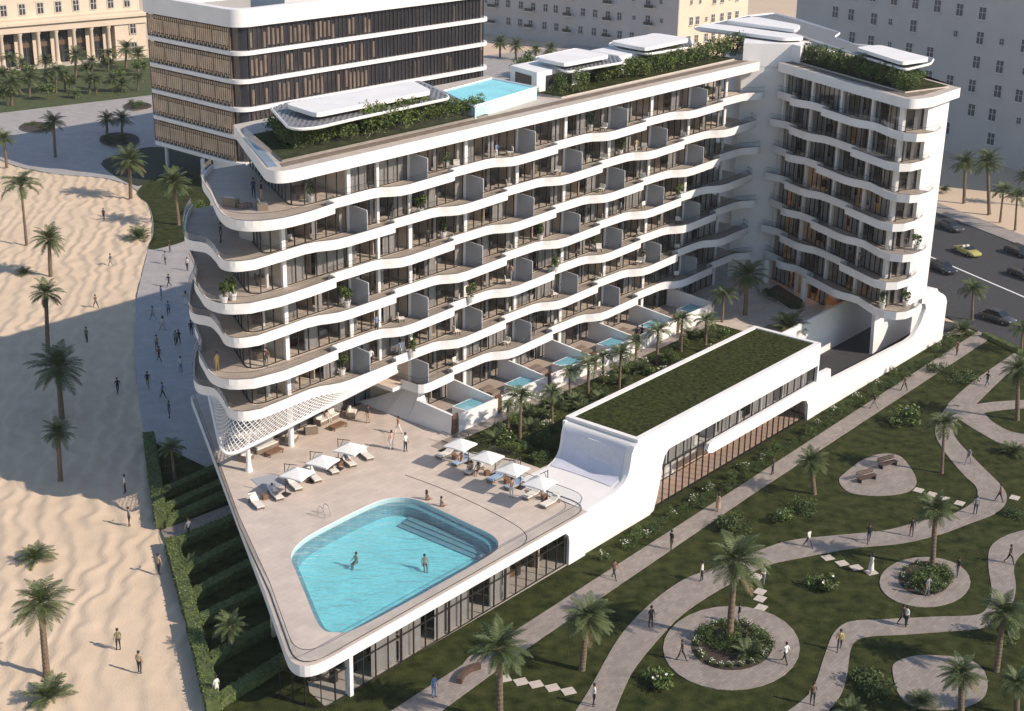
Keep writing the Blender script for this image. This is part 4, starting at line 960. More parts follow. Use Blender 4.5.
PL += [(519.7, 442, 521, 397, 21, 'king', 'tall courtyard palm nearest the deck parasols', DZ, CG), (588, 399, 588.5, 365, 18, 'king', 'courtyard palm in front of the third villa terrace', DZ, CG), (619, 389, 621, 354, 17, 'king', 'courtyard palm in front of the fourth villa terrace', DZ, CG),
 (657, 365, 658, 331, 16, 'king', 'courtyard palm beside the two dark figures on the villa path', DZ, CG), (681, 352, 682, 320, 14, 'king', 'slim courtyard palm behind the grass roof building middle', DZ, CG), (706, 352, 706, 321, 15, 'king', 'slim courtyard palm beyond the purple shrubs', DZ, CG),
 (722, 322, 724, 297, 18, 'king', 'bright green courtyard palm in the shade near the core', DZ, CG), (745, 315, 747, 275, 24, 'date', 'tall dark courtyard palm standing before the white stair core', DZ, CG),
 (540, 420, 540, 410, 15, 'low', 'low fan palm between the first courtyard palm and villas', DZ, CG), (556, 410, 556, 402, 15, 'low', 'low fan palm behind the low building roof corner', DZ, CG), (495, 443, 495, 436, 16, 'low', 'low fan palm right behind the deck parasols', DZ, CG),
 (640, 372, 640, 364, 14, 'low', 'pale low palm beside the purple shrubs', DZ, CG), (703, 340, 703, 333, 14, 'low', 'low palm near the far end of the grass roof', DZ, CG), (788, 330, 788, 316, 22, 'low', 'wide low palm beside the driveway wall in the shade', DZ, CG), (600, 402, 600, 396, 13, 'low', 'low palm at the foot of the third courtyard palm', DZ, CG)]
for i, (x, y, cy, r, kd) in enumerate([(552, 425, 392, 15, 'king'), (570, 402, 374, 14, 'king'), (508, 428, 408, 13, 'king'), (603, 384, 358, 13, 'king'), (636, 366, 342, 13, 'king'), (530, 432, 424, 15, 'low'), (575, 405, 398, 14, 'low'), (622, 385, 378, 13, 'low'), (668, 362, 355, 13, 'low'), (583, 412, 404, 13, 'low'), (690, 338, 331, 13, 'low')]):
    PL.append((x, y, x, cy, r, kd, '%s palm among the courtyard shrubs, %s of its size counting left to right' % ('slim' if kd == 'king' else 'stemless', ['third', 'fourth', 'first', 'fifth', 'sixth', 'first', 'second', 'fourth', 'fifth', 'third', 'sixth'][i]), DZ, CG))
RG = 'palms beyond the road'
PL += [(972, 320, 973, 290, 18, 'king', 'palm standing at the road edge above the garden path end', 0, None), (962, 334, 962, 326, 15, 'low', 'low bushy palm where the straight garden path meets the road', 0, None), (1021, 353, 1022, 330, 16, 'king', 'palm cut by the right edge beside the parked dark car', 0, None),
 (964, 202.6, 965.5, 164, 17, 'date', 'leftmost tall palm on the sand beyond the road', 0, RG), (989, 214, 988, 163, 20, 'date', 'tallest palm on the sand beyond the road', 0, RG), (1000, 222, 1003, 191, 15, 'king', 'short palm leaning beside the tallest one beyond the road', 0, RG), (1015, 230, 1017, 197, 15, 'king', 'palm near the right edge beside the roadside hedge', 0, RG), (1028, 205, 1026, 176, 13, 'date', 'palm half cut by the right edge under the grey block', 0, RG), (944, 192, 944, 187, 8, 'low', 'small low palm beside the blank white end wall', 0, RG)]
FG = 'palms on the sand behind the rooftop pool'
PL += [(500, 58, 500, 43, 11, 'date', 'leftmost far palm behind the rooftop pool', 0, FG), (516, 60, 516, 45, 11, 'date', 'second far palm from the left behind the rooftop pool', 0, FG), (536, 62, 536, 50, 9, 'date', 'third far palm, just left of the first roof pavilion', 0, FG), (551, 60, 551, 48, 9, 'date', 'far palm right above the first roof pavilion', 0, FG)]
KG = 'palms in the park'
PL += [(1017, 421, 1018, 370, 21, 'date', 'tall park palm at the right edge beside the forked path', 0, KG), (941.6, 474, 944, 424, 20, 'king', 'slender park palm left of the narrow curving path', 0, KG), (814, 495, 811, 462, 21, 'date', 'park palm between the straight path and the bench circle', 0, KG), (1012, 455, 1012, 441, 15, 'low', 'low pale palm at the right edge below the forked path', 0, KG),
 (932, 569, 936, 511, 24, 'date', 'park palm rising from the smaller round flower bed', 0, KG), (996, 672, 1003, 612, 30, 'date', 'large park palm near the right edge over the lower path', 0, KG), (961, 722, 962, 676, 27, 'date', 'park palm cut by the bottom edge beside the lower paved circle', 0, KG), (1016, 716, 1017, 682, 22, 'date', 'park palm in the bottom right corner', 0, KG),
 (729, 643, 735, 562, 39, 'date', 'big park palm rising from the large round flower bed', 0, KG), (748, 658, 749, 641, 19, 'low', 'low bright palm in the large round flower bed', 0, KG), (582, 671, 587, 616, 31, 'date', 'bushy park palm between the straight path and the branching path', 0, KG), (499.5, 722, 499.5, 648, 36, 'date', 'big park palm at the bottom edge over the stepping stones', 0, KG), (920, 706, 920, 694, 18, 'low', 'low palm on the edge of the lower right paved circle', 0, KG), (850, 716, 850, 706, 18, 'low', 'low palm at the bottom edge right of the lowest path', 0, KG)]
TG = 'palms in the garden before the stone building'
names = ['far left end', 'third column', 'fourth column', 'round bed', 'sixth column', 'middle', 'lit window', 'corner block', 'office wall']
cr_ = [((50, 470), (50, 300), 12), ((110, 420), (112, 320), 10), ((230, 400), (230, 308), 11), ((285, 475), (285, 362), 13), ((385, 420), (385, 280), 14), ((465, 400), (465, 312), 10), ((550, 370), (550, 278), 12), ((640, 350), (640, 250), 14), ((700, 370), (702, 275), 12), ((240, 480), (238, 385), 11), ((330, 470), (330, 380), 10), ((455, 480), (455, 400), 11), ((490, 480), (490, 410), 10), ((570, 470), (570, 400), 11), ((620, 470), (618, 430), 11), ((700, 465), (700, 395), 11), ((150, 500), (150, 400), 13), ((60, 540), (60, 430), 15), ((380, 500), (380, 475), 9), ((10, 500), (10, 380), 14)]
for i, (a, c_, r) in enumerate(cr_):
    PL.append((a[0]/5.08, a[1]/5.08, c_[0]/5.08, c_[1]/5.08, r, 'date' if i % 3 else 'king', 'small palm in the far garden, %s in the %s row, left to right' % (['first', 'second', 'third', 'fourth', 'fifth', 'sixth', 'seventh', 'eighth', 'ninth', 'tenth'][i % 10], 'back' if i < 10 else 'front'), 0, TG))
for a in PL: palm(*a)
def leafcloud(R, n, rx, rz, sz, m, m2=None, frac=0, clumps=7, stem=False, blossoms=0):
    b = MB(); cl = []
    for i in range(clumps):
        th = R.uniform(0, 6.28); rr = R.uniform(.15, .75)*rx; cl.append((Vector((rr*math.cos(th), rr*math.sin(th), R.uniform(.3, .85)*rz)), R.uniform(.32, .55)*rx))
    for i in range(n):
        c_, r = R.choice(cl); d = Vector((R.gauss(0, 1), R.gauss(0, 1), R.gauss(0, 1))).normalized()*r*R.uniform(.6, 1.05); d.z *= rz/rx*.55+.35
        p = c_+d; p.z = max(.04, p.z); a = Vector((R.gauss(0, 1), R.gauss(0, 1), R.gauss(0, .6))).normalized(); c2 = a.cross(Vector((R.gauss(0, 1), R.gauss(0, 1), R.gauss(0, 1)))).normalized(); s = sz*R.uniform(.6, 1.3)
        b.face([p-a*s, p+c2*s*.45, p+a*s, p-c2*s*.45], m2 if (m2 and R.random() < frac) else m)
    for i in range(blossoms):
        c_, r = R.choice(cl); d = Vector((R.gauss(0, 1), R.gauss(0, 1), abs(R.gauss(0, 1))+.3)).normalized()*r*1.05; p = c_+d
        for j in range(4):
            a = Vector((R.gauss(0, 1), R.gauss(0, 1), R.gauss(0, 1))).normalized()*.11; c2 = a.cross(Vector((0, .3, 1))).normalized()*.11; b.face([p-a, p+c2, p+a, p-c2], flowerW)
    if stem:
        for i in range(4): b.tube([(R.uniform(-.1, .1), R.uniform(-.1, .1), 0), tuple(R.choice(cl)[0])], .03, bark, 4)
    return b
RS = random.Random(21)
SH = {'bush': [leafcloud(RS, 950, 1.0, 1.6, .095, leafA, leafB, .35, 9, True).mesh('shrub') for _ in range(3)],
      'bright': [leafcloud(RS, 950, 1.0, 1.6, .095, leafB, leafA, .35, 9, True).mesh('shrub') for _ in range(3)],
      'flower': [leafcloud(RS, 620, .9, 1.1, .10, leafA, leafB, .4, 7, False, 16).mesh('shrub') for _ in range(3)],
      'purple': [leafcloud(RS, 620, 1.0, .9, .10, flowerP, leafA, .25, 7).mesh('shrub') for _ in range(2)],
      'spiky': [leafcloud(RS, 620, 1.3, 1.3, .16, leafA, leafB, .5, 9, False, 5).mesh('shrub') for _ in range(2)],
      'low': [leafcloud(RS, 760, 1.2, .7, .095, leafA, leafH, .3, 9).mesh('shrub') for _ in range(3)]}
def shrub(p, kind, sc, label, group=None, szz=None, name='shrub'):
    o = inst(name, RS.choice(SH[kind]), None, tuple(p), RS.uniform(0, 6.28), (sc, sc, (szz or sc)*RS.uniform(.85, 1.15))); return tag(o, label, 'shrub', group)
# rooftop shrubs
ra = [(130, 312), (150, 330), (172, 350), (205, 372), (240, 370), (275, 362), (310, 358), (350, 345), (392, 342), (432, 340), (520, 322), (556, 315), (595, 308), (640, 295), (670, 285), (705, 275), (745, 262), (800, 250), (835, 248), (870, 240), (905, 236), (940, 230), (975, 226)]
for i, (x, y) in enumerate(ra):
    p = G(240+x/4.267, 60+y/4.267, 31.3)+N*.9; big = 10 <= i <= 16
    shrub(p, 'bright' if i % 3 else 'bush', 1.4 if big else 1.15, 'green rooftop shrub in the planting row before the long first pavilion', 'shrubs on the roof of the long wing', 1.55 if big else 1.05)
rb = [(520, 312), (612, 298), (690, 258), (722, 252), (755, 245), (790, 242), (838, 238), (868, 232), (930, 215), (965, 210), (1000, 205)]
for i, (x, y) in enumerate(rb):
    shrub(G(430+x/4.096, 20+y/4.096, 31.3), 'bright' if i % 2 else 'bush', 1.15, 'leafy shrub on the long roof between the pool and the middle pavilions', 'shrubs on the roof of the long wing', 1.3)
rc = [(30, 235), (70, 228), (105, 220), (140, 212), (175, 204), (205, 196), (238, 190), (270, 184), (300, 178), (335, 170)]
for i, (x, y) in enumerate(rc):
    shrub(G(640+x/3.2, y/3.2, 31.3), 'bright' if i % 2 else 'bush', 1.35, 'tall shrub at the far end of the long roof before the white core', 'shrubs on the roof of the long wing', 1.45)
rd_ = [(525, 168), (555, 178), (585, 184), (615, 192), (645, 204), (678, 215), (710, 226), (742, 238), (775, 250), (808, 262), (842, 272), (876, 276), (908, 268), (938, 255), (960, 240)]
for i in range(19):
    shrub(TW(-9.6+i*1.08, -3.2-.7*(i % 2), 31.4), 'bright' if i % 2 else 'bush', 1.15, 'dense shrub in the planting along the short wing roof', 'shrubs on the short wing roof', 1.25)
for i in range(6):
    shrub(W(49.6+i*1.0, 20.8-.9*(i % 2), 31.3), 'bright' if i % 2 else 'bush', 1.1, 'shrub at the end of the short wing roof beside the pavilion', 'shrubs at the short wing roof end', 1.15)
for i in range(8):
    q = G(766+i*4.5, 294+i*1.9, DZ+.35); shrub(q, 'low', .8, 'dark low plant in the shaded bed before the lobby', 'plants in the lobby bed')
for i in range(6):
    shrub(W(27+i*1.9, -13.5-(i % 2), 31.2), 'bush', 1.3, 'dark shrub at the back of the roof behind the pool end', 'shrubs at the rear of the long roof', 1.3)
# courtyard
for i in range(64):
    s = RS.uniform(-6, 36); n = RS.uniform(7.2, 15); kd = RS.choice(['bush', 'bright', 'low', 'flower', 'low', 'purple' if (s > 8 and n > 11) else 'spiky'])
    shrub(W(s, n, DZ+.04), kd, RS.uniform(.5, .95), {'purple': 'purple leaved shrub in the courtyard near the grass roof building', 'flower': 'white flowering shrub in the courtyard garden bed'}.get(kd, 'green shrub filling the courtyard between villas and low building'), 'shrubs in the courtyard')
# strip between the podium and the straight path
for i in range(58):
    s = -6+i*1.17; shrub(W(s, RS.uniform(25.2, 26.3), .1), RS.choice(['low', 'low', 'low', 'bush']), RS.uniform(.5, .7), 'dark low shrub in the strip along the white podium wall', 'shrubs along the podium wall', .62)
fl_ = [(608, 563), (627, 549.8), (646, 541), (672, 521.6), (697, 506), (712, 496), (746, 473), (764, 464.5), (818.7, 429), (835.6, 416.7), (861, 402.6), (882, 388.6), (897, 378), (938, 352), (951, 342)]
od = ['first', 'second', 'third', 'fourth', 'fifth', 'sixth', 'seventh', 'eighth', 'ninth', 'tenth', 'eleventh', 'twelfth', 'thirteenth', 'fourteenth', 'fifteenth']
for i, (x, y) in enumerate(fl_): shrub(G(x-3, y-3, .1), 'flower', .62, 'white flowering shrub beside the straight path, %s counting up from its lower end' % od[i], 'flowering shrubs beside the straight path')
for x, y, kd, s, l in [(905, 425, 'spiky', 1.35, 'large spiky shrub with pale tips between the straight path and forked path'), (780.6, 521, 'spiky', .95, 'spiky shrub on the lawn above the long curved path'), (821, 588, 'spiky', 1.05, 'spiky shrub on the lawn below the row of stepping stones'), (658.6, 684, 'spiky', 1.05, 'spiky shrub on the lawn left of the large round bed'), (962, 381, 'low', 1.5, 'wide dark shrub between the straight path and the upper right path'), (940, 372, 'low', 1.4, 'flat dark shrub close to the straight path top end'), (730, 530, 'low', 1.4, 'flat dark shrub on the lawn near the path middle'), (805, 510, 'low', 1.2, 'low dark shrub just below the bench circle'), (1012, 516, 'low', 1.0, 'low dark shrub by the loose stone at the right edge'), (870, 690, 'low', 1.6, 'dark shrub on the lawn between the lowest path and lower circle'), (1000, 640, 'bush', 1.3, 'leafy shrub at the right edge near the large palm')]:
    shrub(G(x, y, .1), kd, s, l)
def bedfill(cx, cy, rx, ry, n, kinds, lab, grp, sc=.55, ring_=0):
    for i in range(n):
        th = 6.28*i/n if ring_ else RS.uniform(0, 6.28); r = ring_ if ring_ else math.sqrt(RS.random())*.7
        shrub(G(cx+rx*r*math.cos(th), cy+ry*r*math.sin(th), .2), RS.choice(kinds), sc*RS.uniform(.8, 1.2), lab, grp)
bedfill(732, 645.5, 41, 25, 12, ['bush', 'low', 'low'], 'dark shrub at the middle of the large round bed', 'dark shrubs in the large round bed', .8)
bedfill(732, 645.5, 41, 25, 20, ['flower'], 'small white flowering plant on the rim of the large round bed', 'flowers round the large bed', .42, .86)
bedfill(925, 578.5, 26.5, 17, 12, ['bush', 'low', 'low'], 'dark shrub in the smaller round bed around the palm', 'dark shrubs in the smaller round bed', .85)
bedfill(925, 578.5, 26.5, 17, 10, ['flower'], 'small pale flower on the rim of the smaller round bed', 'flowers round the smaller bed', .36, .88)
bedfill(119.6, 141, 20, 7.5, 9, ['low'], 'low green plant in the round plaza bed under two palms', 'plants in the round plaza bed', .8)
bedfill(37, 128, 17, 5, 6, ['low'], 'low green plant in the left plaza bed', 'plants in the left plaza bed', .8)
bedfill(138, 107, 14, 4, 6, ['low', 'bush'], 'low green plant in the plaza bed beside the office', 'plants in the plaza bed by the office', .8)
for x, y, s, l in [(198, 212, 1.2, 'round dark shrub on the lawn patch beside the lowest terrace edge'), (192, 214, .9, 'small dark shrub left of the round one on the lawn patch'), (226, 178, 1.3, 'shrub in the shade beside the office entrance'), (240, 175, 1.2, 'shrub near the office entrance behind the top terrace')]: shrub(G(x, y, .15), 'bush', s, l)
# small round trees in the far garden
TRM = [leafcloud(RS, 900, 1.6, 2.4, .20, leafA, leafB, .5, 11).mesh('crown') for _ in range(2)]
tb = MB(); tb.tube([(0, 0, 0), (.05, 0, 1.2), (0, .1, 2.4)], [.14, .1, .07], bark, 6); TRT = tb.mesh('trunk')
for i, (x, y) in enumerate([(20, 92), (48, 100), (8, 106), (70, 92), (95, 90), (120, 84), (30, 80), (142, 76), (88, 78), (62, 84), (108, 72), (15, 84)]):
    e = empty('tree', G(x, y, .1), i, 'small round leafy tree in the far garden, number %s from the left edge' % od[sorted([20, 48, 8, 70, 95, 120, 30, 142, 88, 62, 108, 15]).index(x)], 'tree', 'round trees in the far garden')
    inst('trunk', TRT, e); inst('crown', RS.choice(TRM), e, (0, 0, 1.3), 0, (1.1, 1.1, .9))
# hedges
def hedge(a, c_, w, h, label, z=.1, group='clipped hedges beside the podium'):
    a = Vector((a[0], a[1], z)); c_ = Vector((c_[0], c_[1], z)); d = c_-a; L = d.length; d.normalize(); n = Vector((d.y, -d.x, 0)); b = MB(); ang = math.atan2(d.y, d.x)
    b.box((a+c_)/2, L, w*.9, h*.95, leafH, ang); R = RS
    N_ = int(L*(w+2*h)*26)
    for i in range(N_):
        u = R.uniform(0, L); q = R.uniform(0, w+2*h)
        if q < h: p = a+d*u-n*w*.47+Vector((0, 0, q)); nn = -n
        elif q < h+w: p = a+d*u+n*(q-h-w/2)+Vector((0, 0, h*.97)); nn = Vector((0, 0, 1))
        else: p = a+d*u+n*w*.47+Vector((0, 0, q-h-w)); nn = n
        v = Vector((R.gauss(0, 1), R.gauss(0, 1), R.gauss(0, 1))).normalized(); v2 = v.cross(nn+Vector((R.uniform(-.6, .6), R.uniform(-.6, .6), R.uniform(-.6, .6)))).normalized(); v = v*.10; v2 = v2*.06; p = p+nn*R.uniform(-.02, .07)
        b.face([p-v, p+v2, p+v, p-v2], leafH if R.random() < .7 else leafB)
    return tag(b.build('hedge'), label, 'hedge', group)
def hp(x, y): p = G(x, y, .1); return (p.x, p.y)
hedge(hp(149, 440), hp(162, 528), 1.1, .95, 'outer hedge edging the upper hedge garden along the sand')
hedge(hp(171, 546), hp(192, 622), 1.1, .95, 'outer hedge along the sand, upper stretch below the cross path')
hedge(hp(193, 626), hp(214, 712), 1.1, .95, 'outer hedge along the sand, lower stretch near the bottom edge')
hl = [((156, 500), (222, 470)), ((159, 516), (230, 484)), ((163, 527), (236, 494)), ((173, 549), (242, 520)), ((181, 577), (252, 540)), ((187, 603), (262, 562)), ((193, 628), (270, 590)), ((204, 668), (282, 625)), ((215, 708), (300, 655))]
for i, (a, c_) in enumerate(hl): hedge(hp(*a), hp(*c_), 1.0, .75, 'clipped hedge row running from the sand towards the podium, %s from the top' % od[i])
q = RN+road_n*(31+4.9)
for i in range(4):
    a = q-road_d*(10-i*11); c_ = q-road_d*(.4-i*11); hedge((a.x, a.y), (c_.x, c_.y), 1.3, .9, 'low roadside hedge stretch before the sand and palms, %s from the top' % od[i], .1, 'hedges beyond the road')
a = G(984, 336, .1); c_ = G(1020, 353, .1); hedge((a.x, a.y), (c_.x, c_.y), .9, .5, 'low dark hedge along the kerb between two path ends', .1, None)
for i in range(9):
    p = q-road_d*(6-i*4)+road_n*RS.uniform(2, 6); shrub(p, 'low', .7, 'small sparse shrub on the sand behind the roadside hedge', 'sparse shrubs beyond the road')
a = W(-41, 25.6, .1)
# ------------------------------------------------------------------ street and deck objects
def frm(px, py, qx, qy, z): a = G(px, py, z); c_ = G(qx, qy, z); return math.atan2(c_.y-a.y, c_.x-a.x)
lm = MB(); lm.box((0, 0, .16), 2.0, .72, .10, wicker); lm_f = lm.mesh('frame')
leg = MB(); leg.box((0, 0, 0), .08, .08, .17, wicker); leg_m = leg.mesh('leg')
cu = MB(); cu.face([(-.98, -.33, .27), (.30, -.33, .27), (.30, .33, .27), (-.98, .33, .27)], cushion)
cu.prism([(-1.0, -.34), (.30, -.34), (.30, .34), (-1.0, .34)], .262, .36, cushion); cu.f = cu.f[1:]; cu.m = cu.m[1:]; cu_m = None
def wedge(m):
    b = MB(); pts = [(-1.0, .262), (.28, .262), (1.0, .70), (.96, .80), (.24, .37), (-1.0, .37)]; b.vert_poly(pts, Vector((0, -.34, 0)), Vector((1, 0, 0)), Vector((0, .68, 0)), m); return b.mesh('cushion')
cuW, cuB = wedge(cushion), wedge(towelb)
pl_ = MB(); pl_.box((.80, 0, .66), .28, .5, .09, cushion); plm = pl_.mesh('pillow')
def lounger(px, py, rz, label, blue, grp):
    e = empty('sun_lounger', G(px, py, DZ), rz, label, 'sun lounger', grp)
    inst('frame', lm_f, e)
    for x, y in ((-.9, -.3), (-.9, .3), (.9, -.3), (.9, .3)): inst('leg', leg_m, e, (x, y, 0))
    c_ = inst('cushion', cuB if blue else cuW, e); inst('pillow', plm, c_); return e
oL = frm(263, 512, 250, 499, DZ)
LP = [(256.5, 505.5), (275.6, 496.8), (294.3, 487.3), (313.5, 479), (331, 471), (348.5, 463.8), (365.5, 457)]
tl_ = ['isolated white sun lounger nearest the podium edge, left group', 'white sun lounger with a sunbather beside the grey mat, left group', 'white sun lounger right of the first left parasol pole', 'white sun lounger in the middle of the left row', 'sun lounger with a dark haired sunbather, left row', 'sun lounger with a sunbather beside the third left parasol', 'white sun lounger at the far right end of the left row']
for i, (x, y) in enumerate(LP): lounger(x, y, oL, tl_[i], False, 'loungers left of the pool')
oR = frm(543, 507, 557, 500, DZ)
RP = [(445.8, 456), (461.5, 463.3), (474, 472), (496.5, 479.5), (514.5, 487), (532.5, 496.5), (550, 504.8)]
tr_ = ['white sun lounger at the left end of the right row under the first parasol', 'blue covered sun lounger second in the right row', 'white sun lounger with two seated people, right row', 'blue covered sun lounger in the middle of the right row', 'blue covered sun lounger with a tall end beside a standing bather', 'plain white sun lounger second from the glass railing', 'plain white sun lounger nearest the glass railing corner']
for i, (x, y) in enumerate(RP): lounger(x, y, oR, tr_[i], i in (1, 3, 4), 'loungers right of the pool')
cn = MB(); hs = 1.08
for i in range(4):
    a = math.pi/4+i*math.pi/2; c2 = a+math.pi/2; ra_ = hs*1.414
    p0 = (ra_*math.cos(a), ra_*math.sin(a), 2.25); p1 = (ra_*math.cos(c2), ra_*math.sin(c2), 2.25); mid = ((p0[0]+p1[0])/2*.98, (p0[1]+p1[1])/2*.98, 2.3)
    cn.face([p0, mid, (0, 0, 2.85)], canopym); cn.face([mid, p1, (0, 0, 2.85)], canopym)
    cn.face([p0, (p0[0], p0[1], 2.12), (mid[0], mid[1], 2.17), mid], canopym); cn.face([mid, (mid[0], mid[1], 2.17), (p1[0], p1[1], 2.12), p1], canopym)
cnm = cn.mesh('canopy')
pm_ = MB(); pm_.tube([(1.25, 0, 0), (1.25, 0, 2.95)], .04, darkmul, 6); pm_.tube([(1.25, 0, 2.9), (0, 0, 3.05)], .035, darkmul, 6); pm_.tube([(1.25, 0, 1.8), (.7, 0, 2.95)], .025, darkmul, 5); pom = pm_.mesh('pole')
ba = MB(); ba.box((1.25, 0, 0), .7, .7, .08, darkmul); bam = ba.mesh('base_plate')
def parasol(px, py, label, grp, rz):
    p = G(px, py, DZ+2.6); p.z = DZ; e = empty('parasol', p, rz, label, 'parasol', grp); inst('canopy', cnm, e); inst('pole', pom, e); inst('base_plate', bam, e); return e
for i, (x, y) in enumerate([(297, 470), (322.5, 457.5), (350, 445)]): parasol(x, y, 'white square parasol on the left of the pool, %s from the podium edge' % od[i], 'parasols left of the pool', oL+math.pi*.18)
for i, (x, y) in enumerate([(460.5, 441), (487.5, 453.5), (512.8, 465.5), (540, 479)]): parasol(x, y, 'white square parasol over the right lounger row, %s from the villas' % od[i], 'parasols right of the pool', oR+math.pi*.05)
# lounge furniture
def seatf(px, py, w, label, name, rz, z=DZ, cat='armchair', grp=None, sc=1):
    e = empty(name, G(px, py, z), rz, label, cat, grp); b = MB(); b.box((0, 0, 0), w, .85, .36, wicker); b.build('base', e)
    b = MB(); b.box((0, .38, .02), w, .14, .78, wicker); b.build('backrest', e)
    for s in (-1, 1): b = MB(); b.box((s*(w/2-.06), 0, .02), .13, .85, .60, wicker); b.build('armrest', e)
    b = MB(); k = max(1, round(w/.9))
    for i in range(k): b.box((-w/2+.12+(w-.24)*(i+.5)/k, -.05, .37), (w-.3)/k, .7, .14, cushion); b.box((-w/2+.12+(w-.24)*(i+.5)/k, .26, .5), (w-.3)/k, .14, .34, cushion)
    b.build('cushion', e); e.scale = (sc, sc, sc); return e
a0 = ANG_D
for x, y, w, l, nm, rz in [(246, 460, 1.2, 'wicker armchair beside the branching white column', 'armchair', a0+.3), (265, 449, 2.7, 'cream wicker sofa under the lattice skirt next to the low table', 'sofa', a0), (292, 441, 1.2, 'wicker armchair with cream cushion right of the sofa', 'armchair', a0+.5), (311, 433, 1.2, 'dark backed wicker armchair in the middle of the lounge', 'armchair', a0+2.6), (327, 421, 2.9, 'long cream sofa with a seated guest at the back of the deck', 'sofa', a0+.1), (352, 416, 1.5, 'wicker armchair nearest the standing waiter', 'armchair', a0+.6)]: seatf(x, y, w, l, nm, rz, cat='sofa' if nm == 'sofa' else 'armchair', grp='lounge seats on the pool deck')
def ltable(px, py, label, rz, w=1.7, d_=.9, z=DZ):
    e = empty('coffee_table', G(px, py, z), rz, label, 'table', 'low tables on the deck'); b = MB(); b.box((0, 0, .30), w, d_, .07, wood); b.build('tabletop', e)
    for x, y in ((-1, -1), (1, -1), (1, 1), (-1, 1)): b = MB(); b.box((x*(w/2-.1), y*(d_/2-.1), 0), .09, .09, .3, wood); b.build('leg', e)
ltable(274, 454, 'low wooden table before the cream sofa near the column', a0); ltable(338, 428, 'low wooden table before the long sofa', a0)
b = MB(); p = G(268.5, 482, DZ+.01); b.box(p, 2.6, 2.2, .02, mat('grey_mat', (.34, .36, .40), .8, .1, 8), oL); tag(b.build('deck_mat'), 'blue grey mat on the deck behind the isolated lounger', 'mat')
for px, py, l, q_ in [(325, 516, 'curved steel pool ladder on the left rim of the pool', 0)]:
    e = empty('pool_ladder', G(px, py, DZ), a0, l, 'pool ladder')
    for s in (-.3, .3): b = MB(); b.tube([(s, .55, 0), (s, .5, .7), (s, .25, .95), (s, -.1, .85), (s, -.3, .3), (s, -.32, -.5)], .03, chrome, 6); b.build('handrail', e)
sto = MB(); sto.box((0, 0, 0), .45, .45, .42, wood); stm = sto.mesh('side_table')
for i, (x, y) in enumerate([(262, 500), (300, 482), (337, 466), (452, 460), (484, 476), (504, 484), (541, 500)]):
    o = inst('side_table', stm, None, tuple(G(x+3, y-1, DZ)), oL); tag(o, 'small wooden side table between loungers, %s from the podium left edge' % od[i], 'side table', 'side tables between loungers')
# benches in the park
bwood = mat('bench_wood', (.09, .055, .04), .6, .2, 4)
def bench(px, py, rz, label, curved=False):
    e = empty('park_bench', G(px, py, .16), rz, label, 'bench')
    b = MB(); [b.box((0, -.2+.14*i, .40), 2.2, .11, .05, bwood) for i in range(4)]; b.build('seat', e)
    b = MB(); [b.box((0, .34+.02*i, .55+.16*i), 2.2, .04, .11, bwood) for i in range(3)]; b.build('backrest', e)
    for s in (-.9, .9): b = MB(); b.box((s, 0, 0), .09, .55, .41, darkmul); b.build('leg', e)
bench(887.6, 466.5, a0-.35, 'dark wooden bench at the upper side of the paved bench circle'); bench(866.5, 480.5, a0-.35, 'dark wooden bench at the lower side of the paved bench circle')
b = MB(); ar = catmull([(459, 684), (463, 676), (470, 671), (480, 668)], 5); w_ = [G(x, y, .16) for x, y in ar]
for a, c_ in zip(w_, w_[1:]): d = c_-a; b.box((a+c_)/2, d.length*.96, .42, .42, bwood, math.atan2(d.y, d.x))
tag(b.build('curved_bench'), 'curved dark bench on the paving near the bottom of the straight path', 'bench')
# stepping stones
ss_ = [(504, 679), (521, 682), (536, 684.5), (552.5, 688), (568.5, 691.5), (827.8, 558), (842, 563.5), (856, 567.8), (871, 572.5), (760, 592), (760, 599), (761, 608), (918.5, 490.5), (932, 494.6), (944, 499), (1014.5, 498), (959.5, 503.5), (757, 577)]
sm_ = MB(); sm_.box((0, 0, 0), .95, .8, .06, stone); smm = sm_.mesh('stepping_stone')
sl_ = ['under the bottom edge palm', 'beside the large round bed', 'along the spiky shrub', 'near the bench circle']
for i, (x, y) in enumerate(ss_):
    wh = ('in the row at the bottom edge left of the branching path', 'in the row between the long curved path and smaller round bed', 'in the short column above the large round bed', 'between the bench circle and the curving path')
    g_ = 0 if i < 5 else 1 if i < 9 else 2 if (i < 12 or i == 17) else 3
    o = inst('stepping_stone', smm, None, tuple(G(x, y, .105)), a0+(-.5 if g_ < 2 else .1)); tag(o, 'pale square stepping stone %s' % wh[g_], 'stepping stone', 'stepping stones %s' % wh[g_])
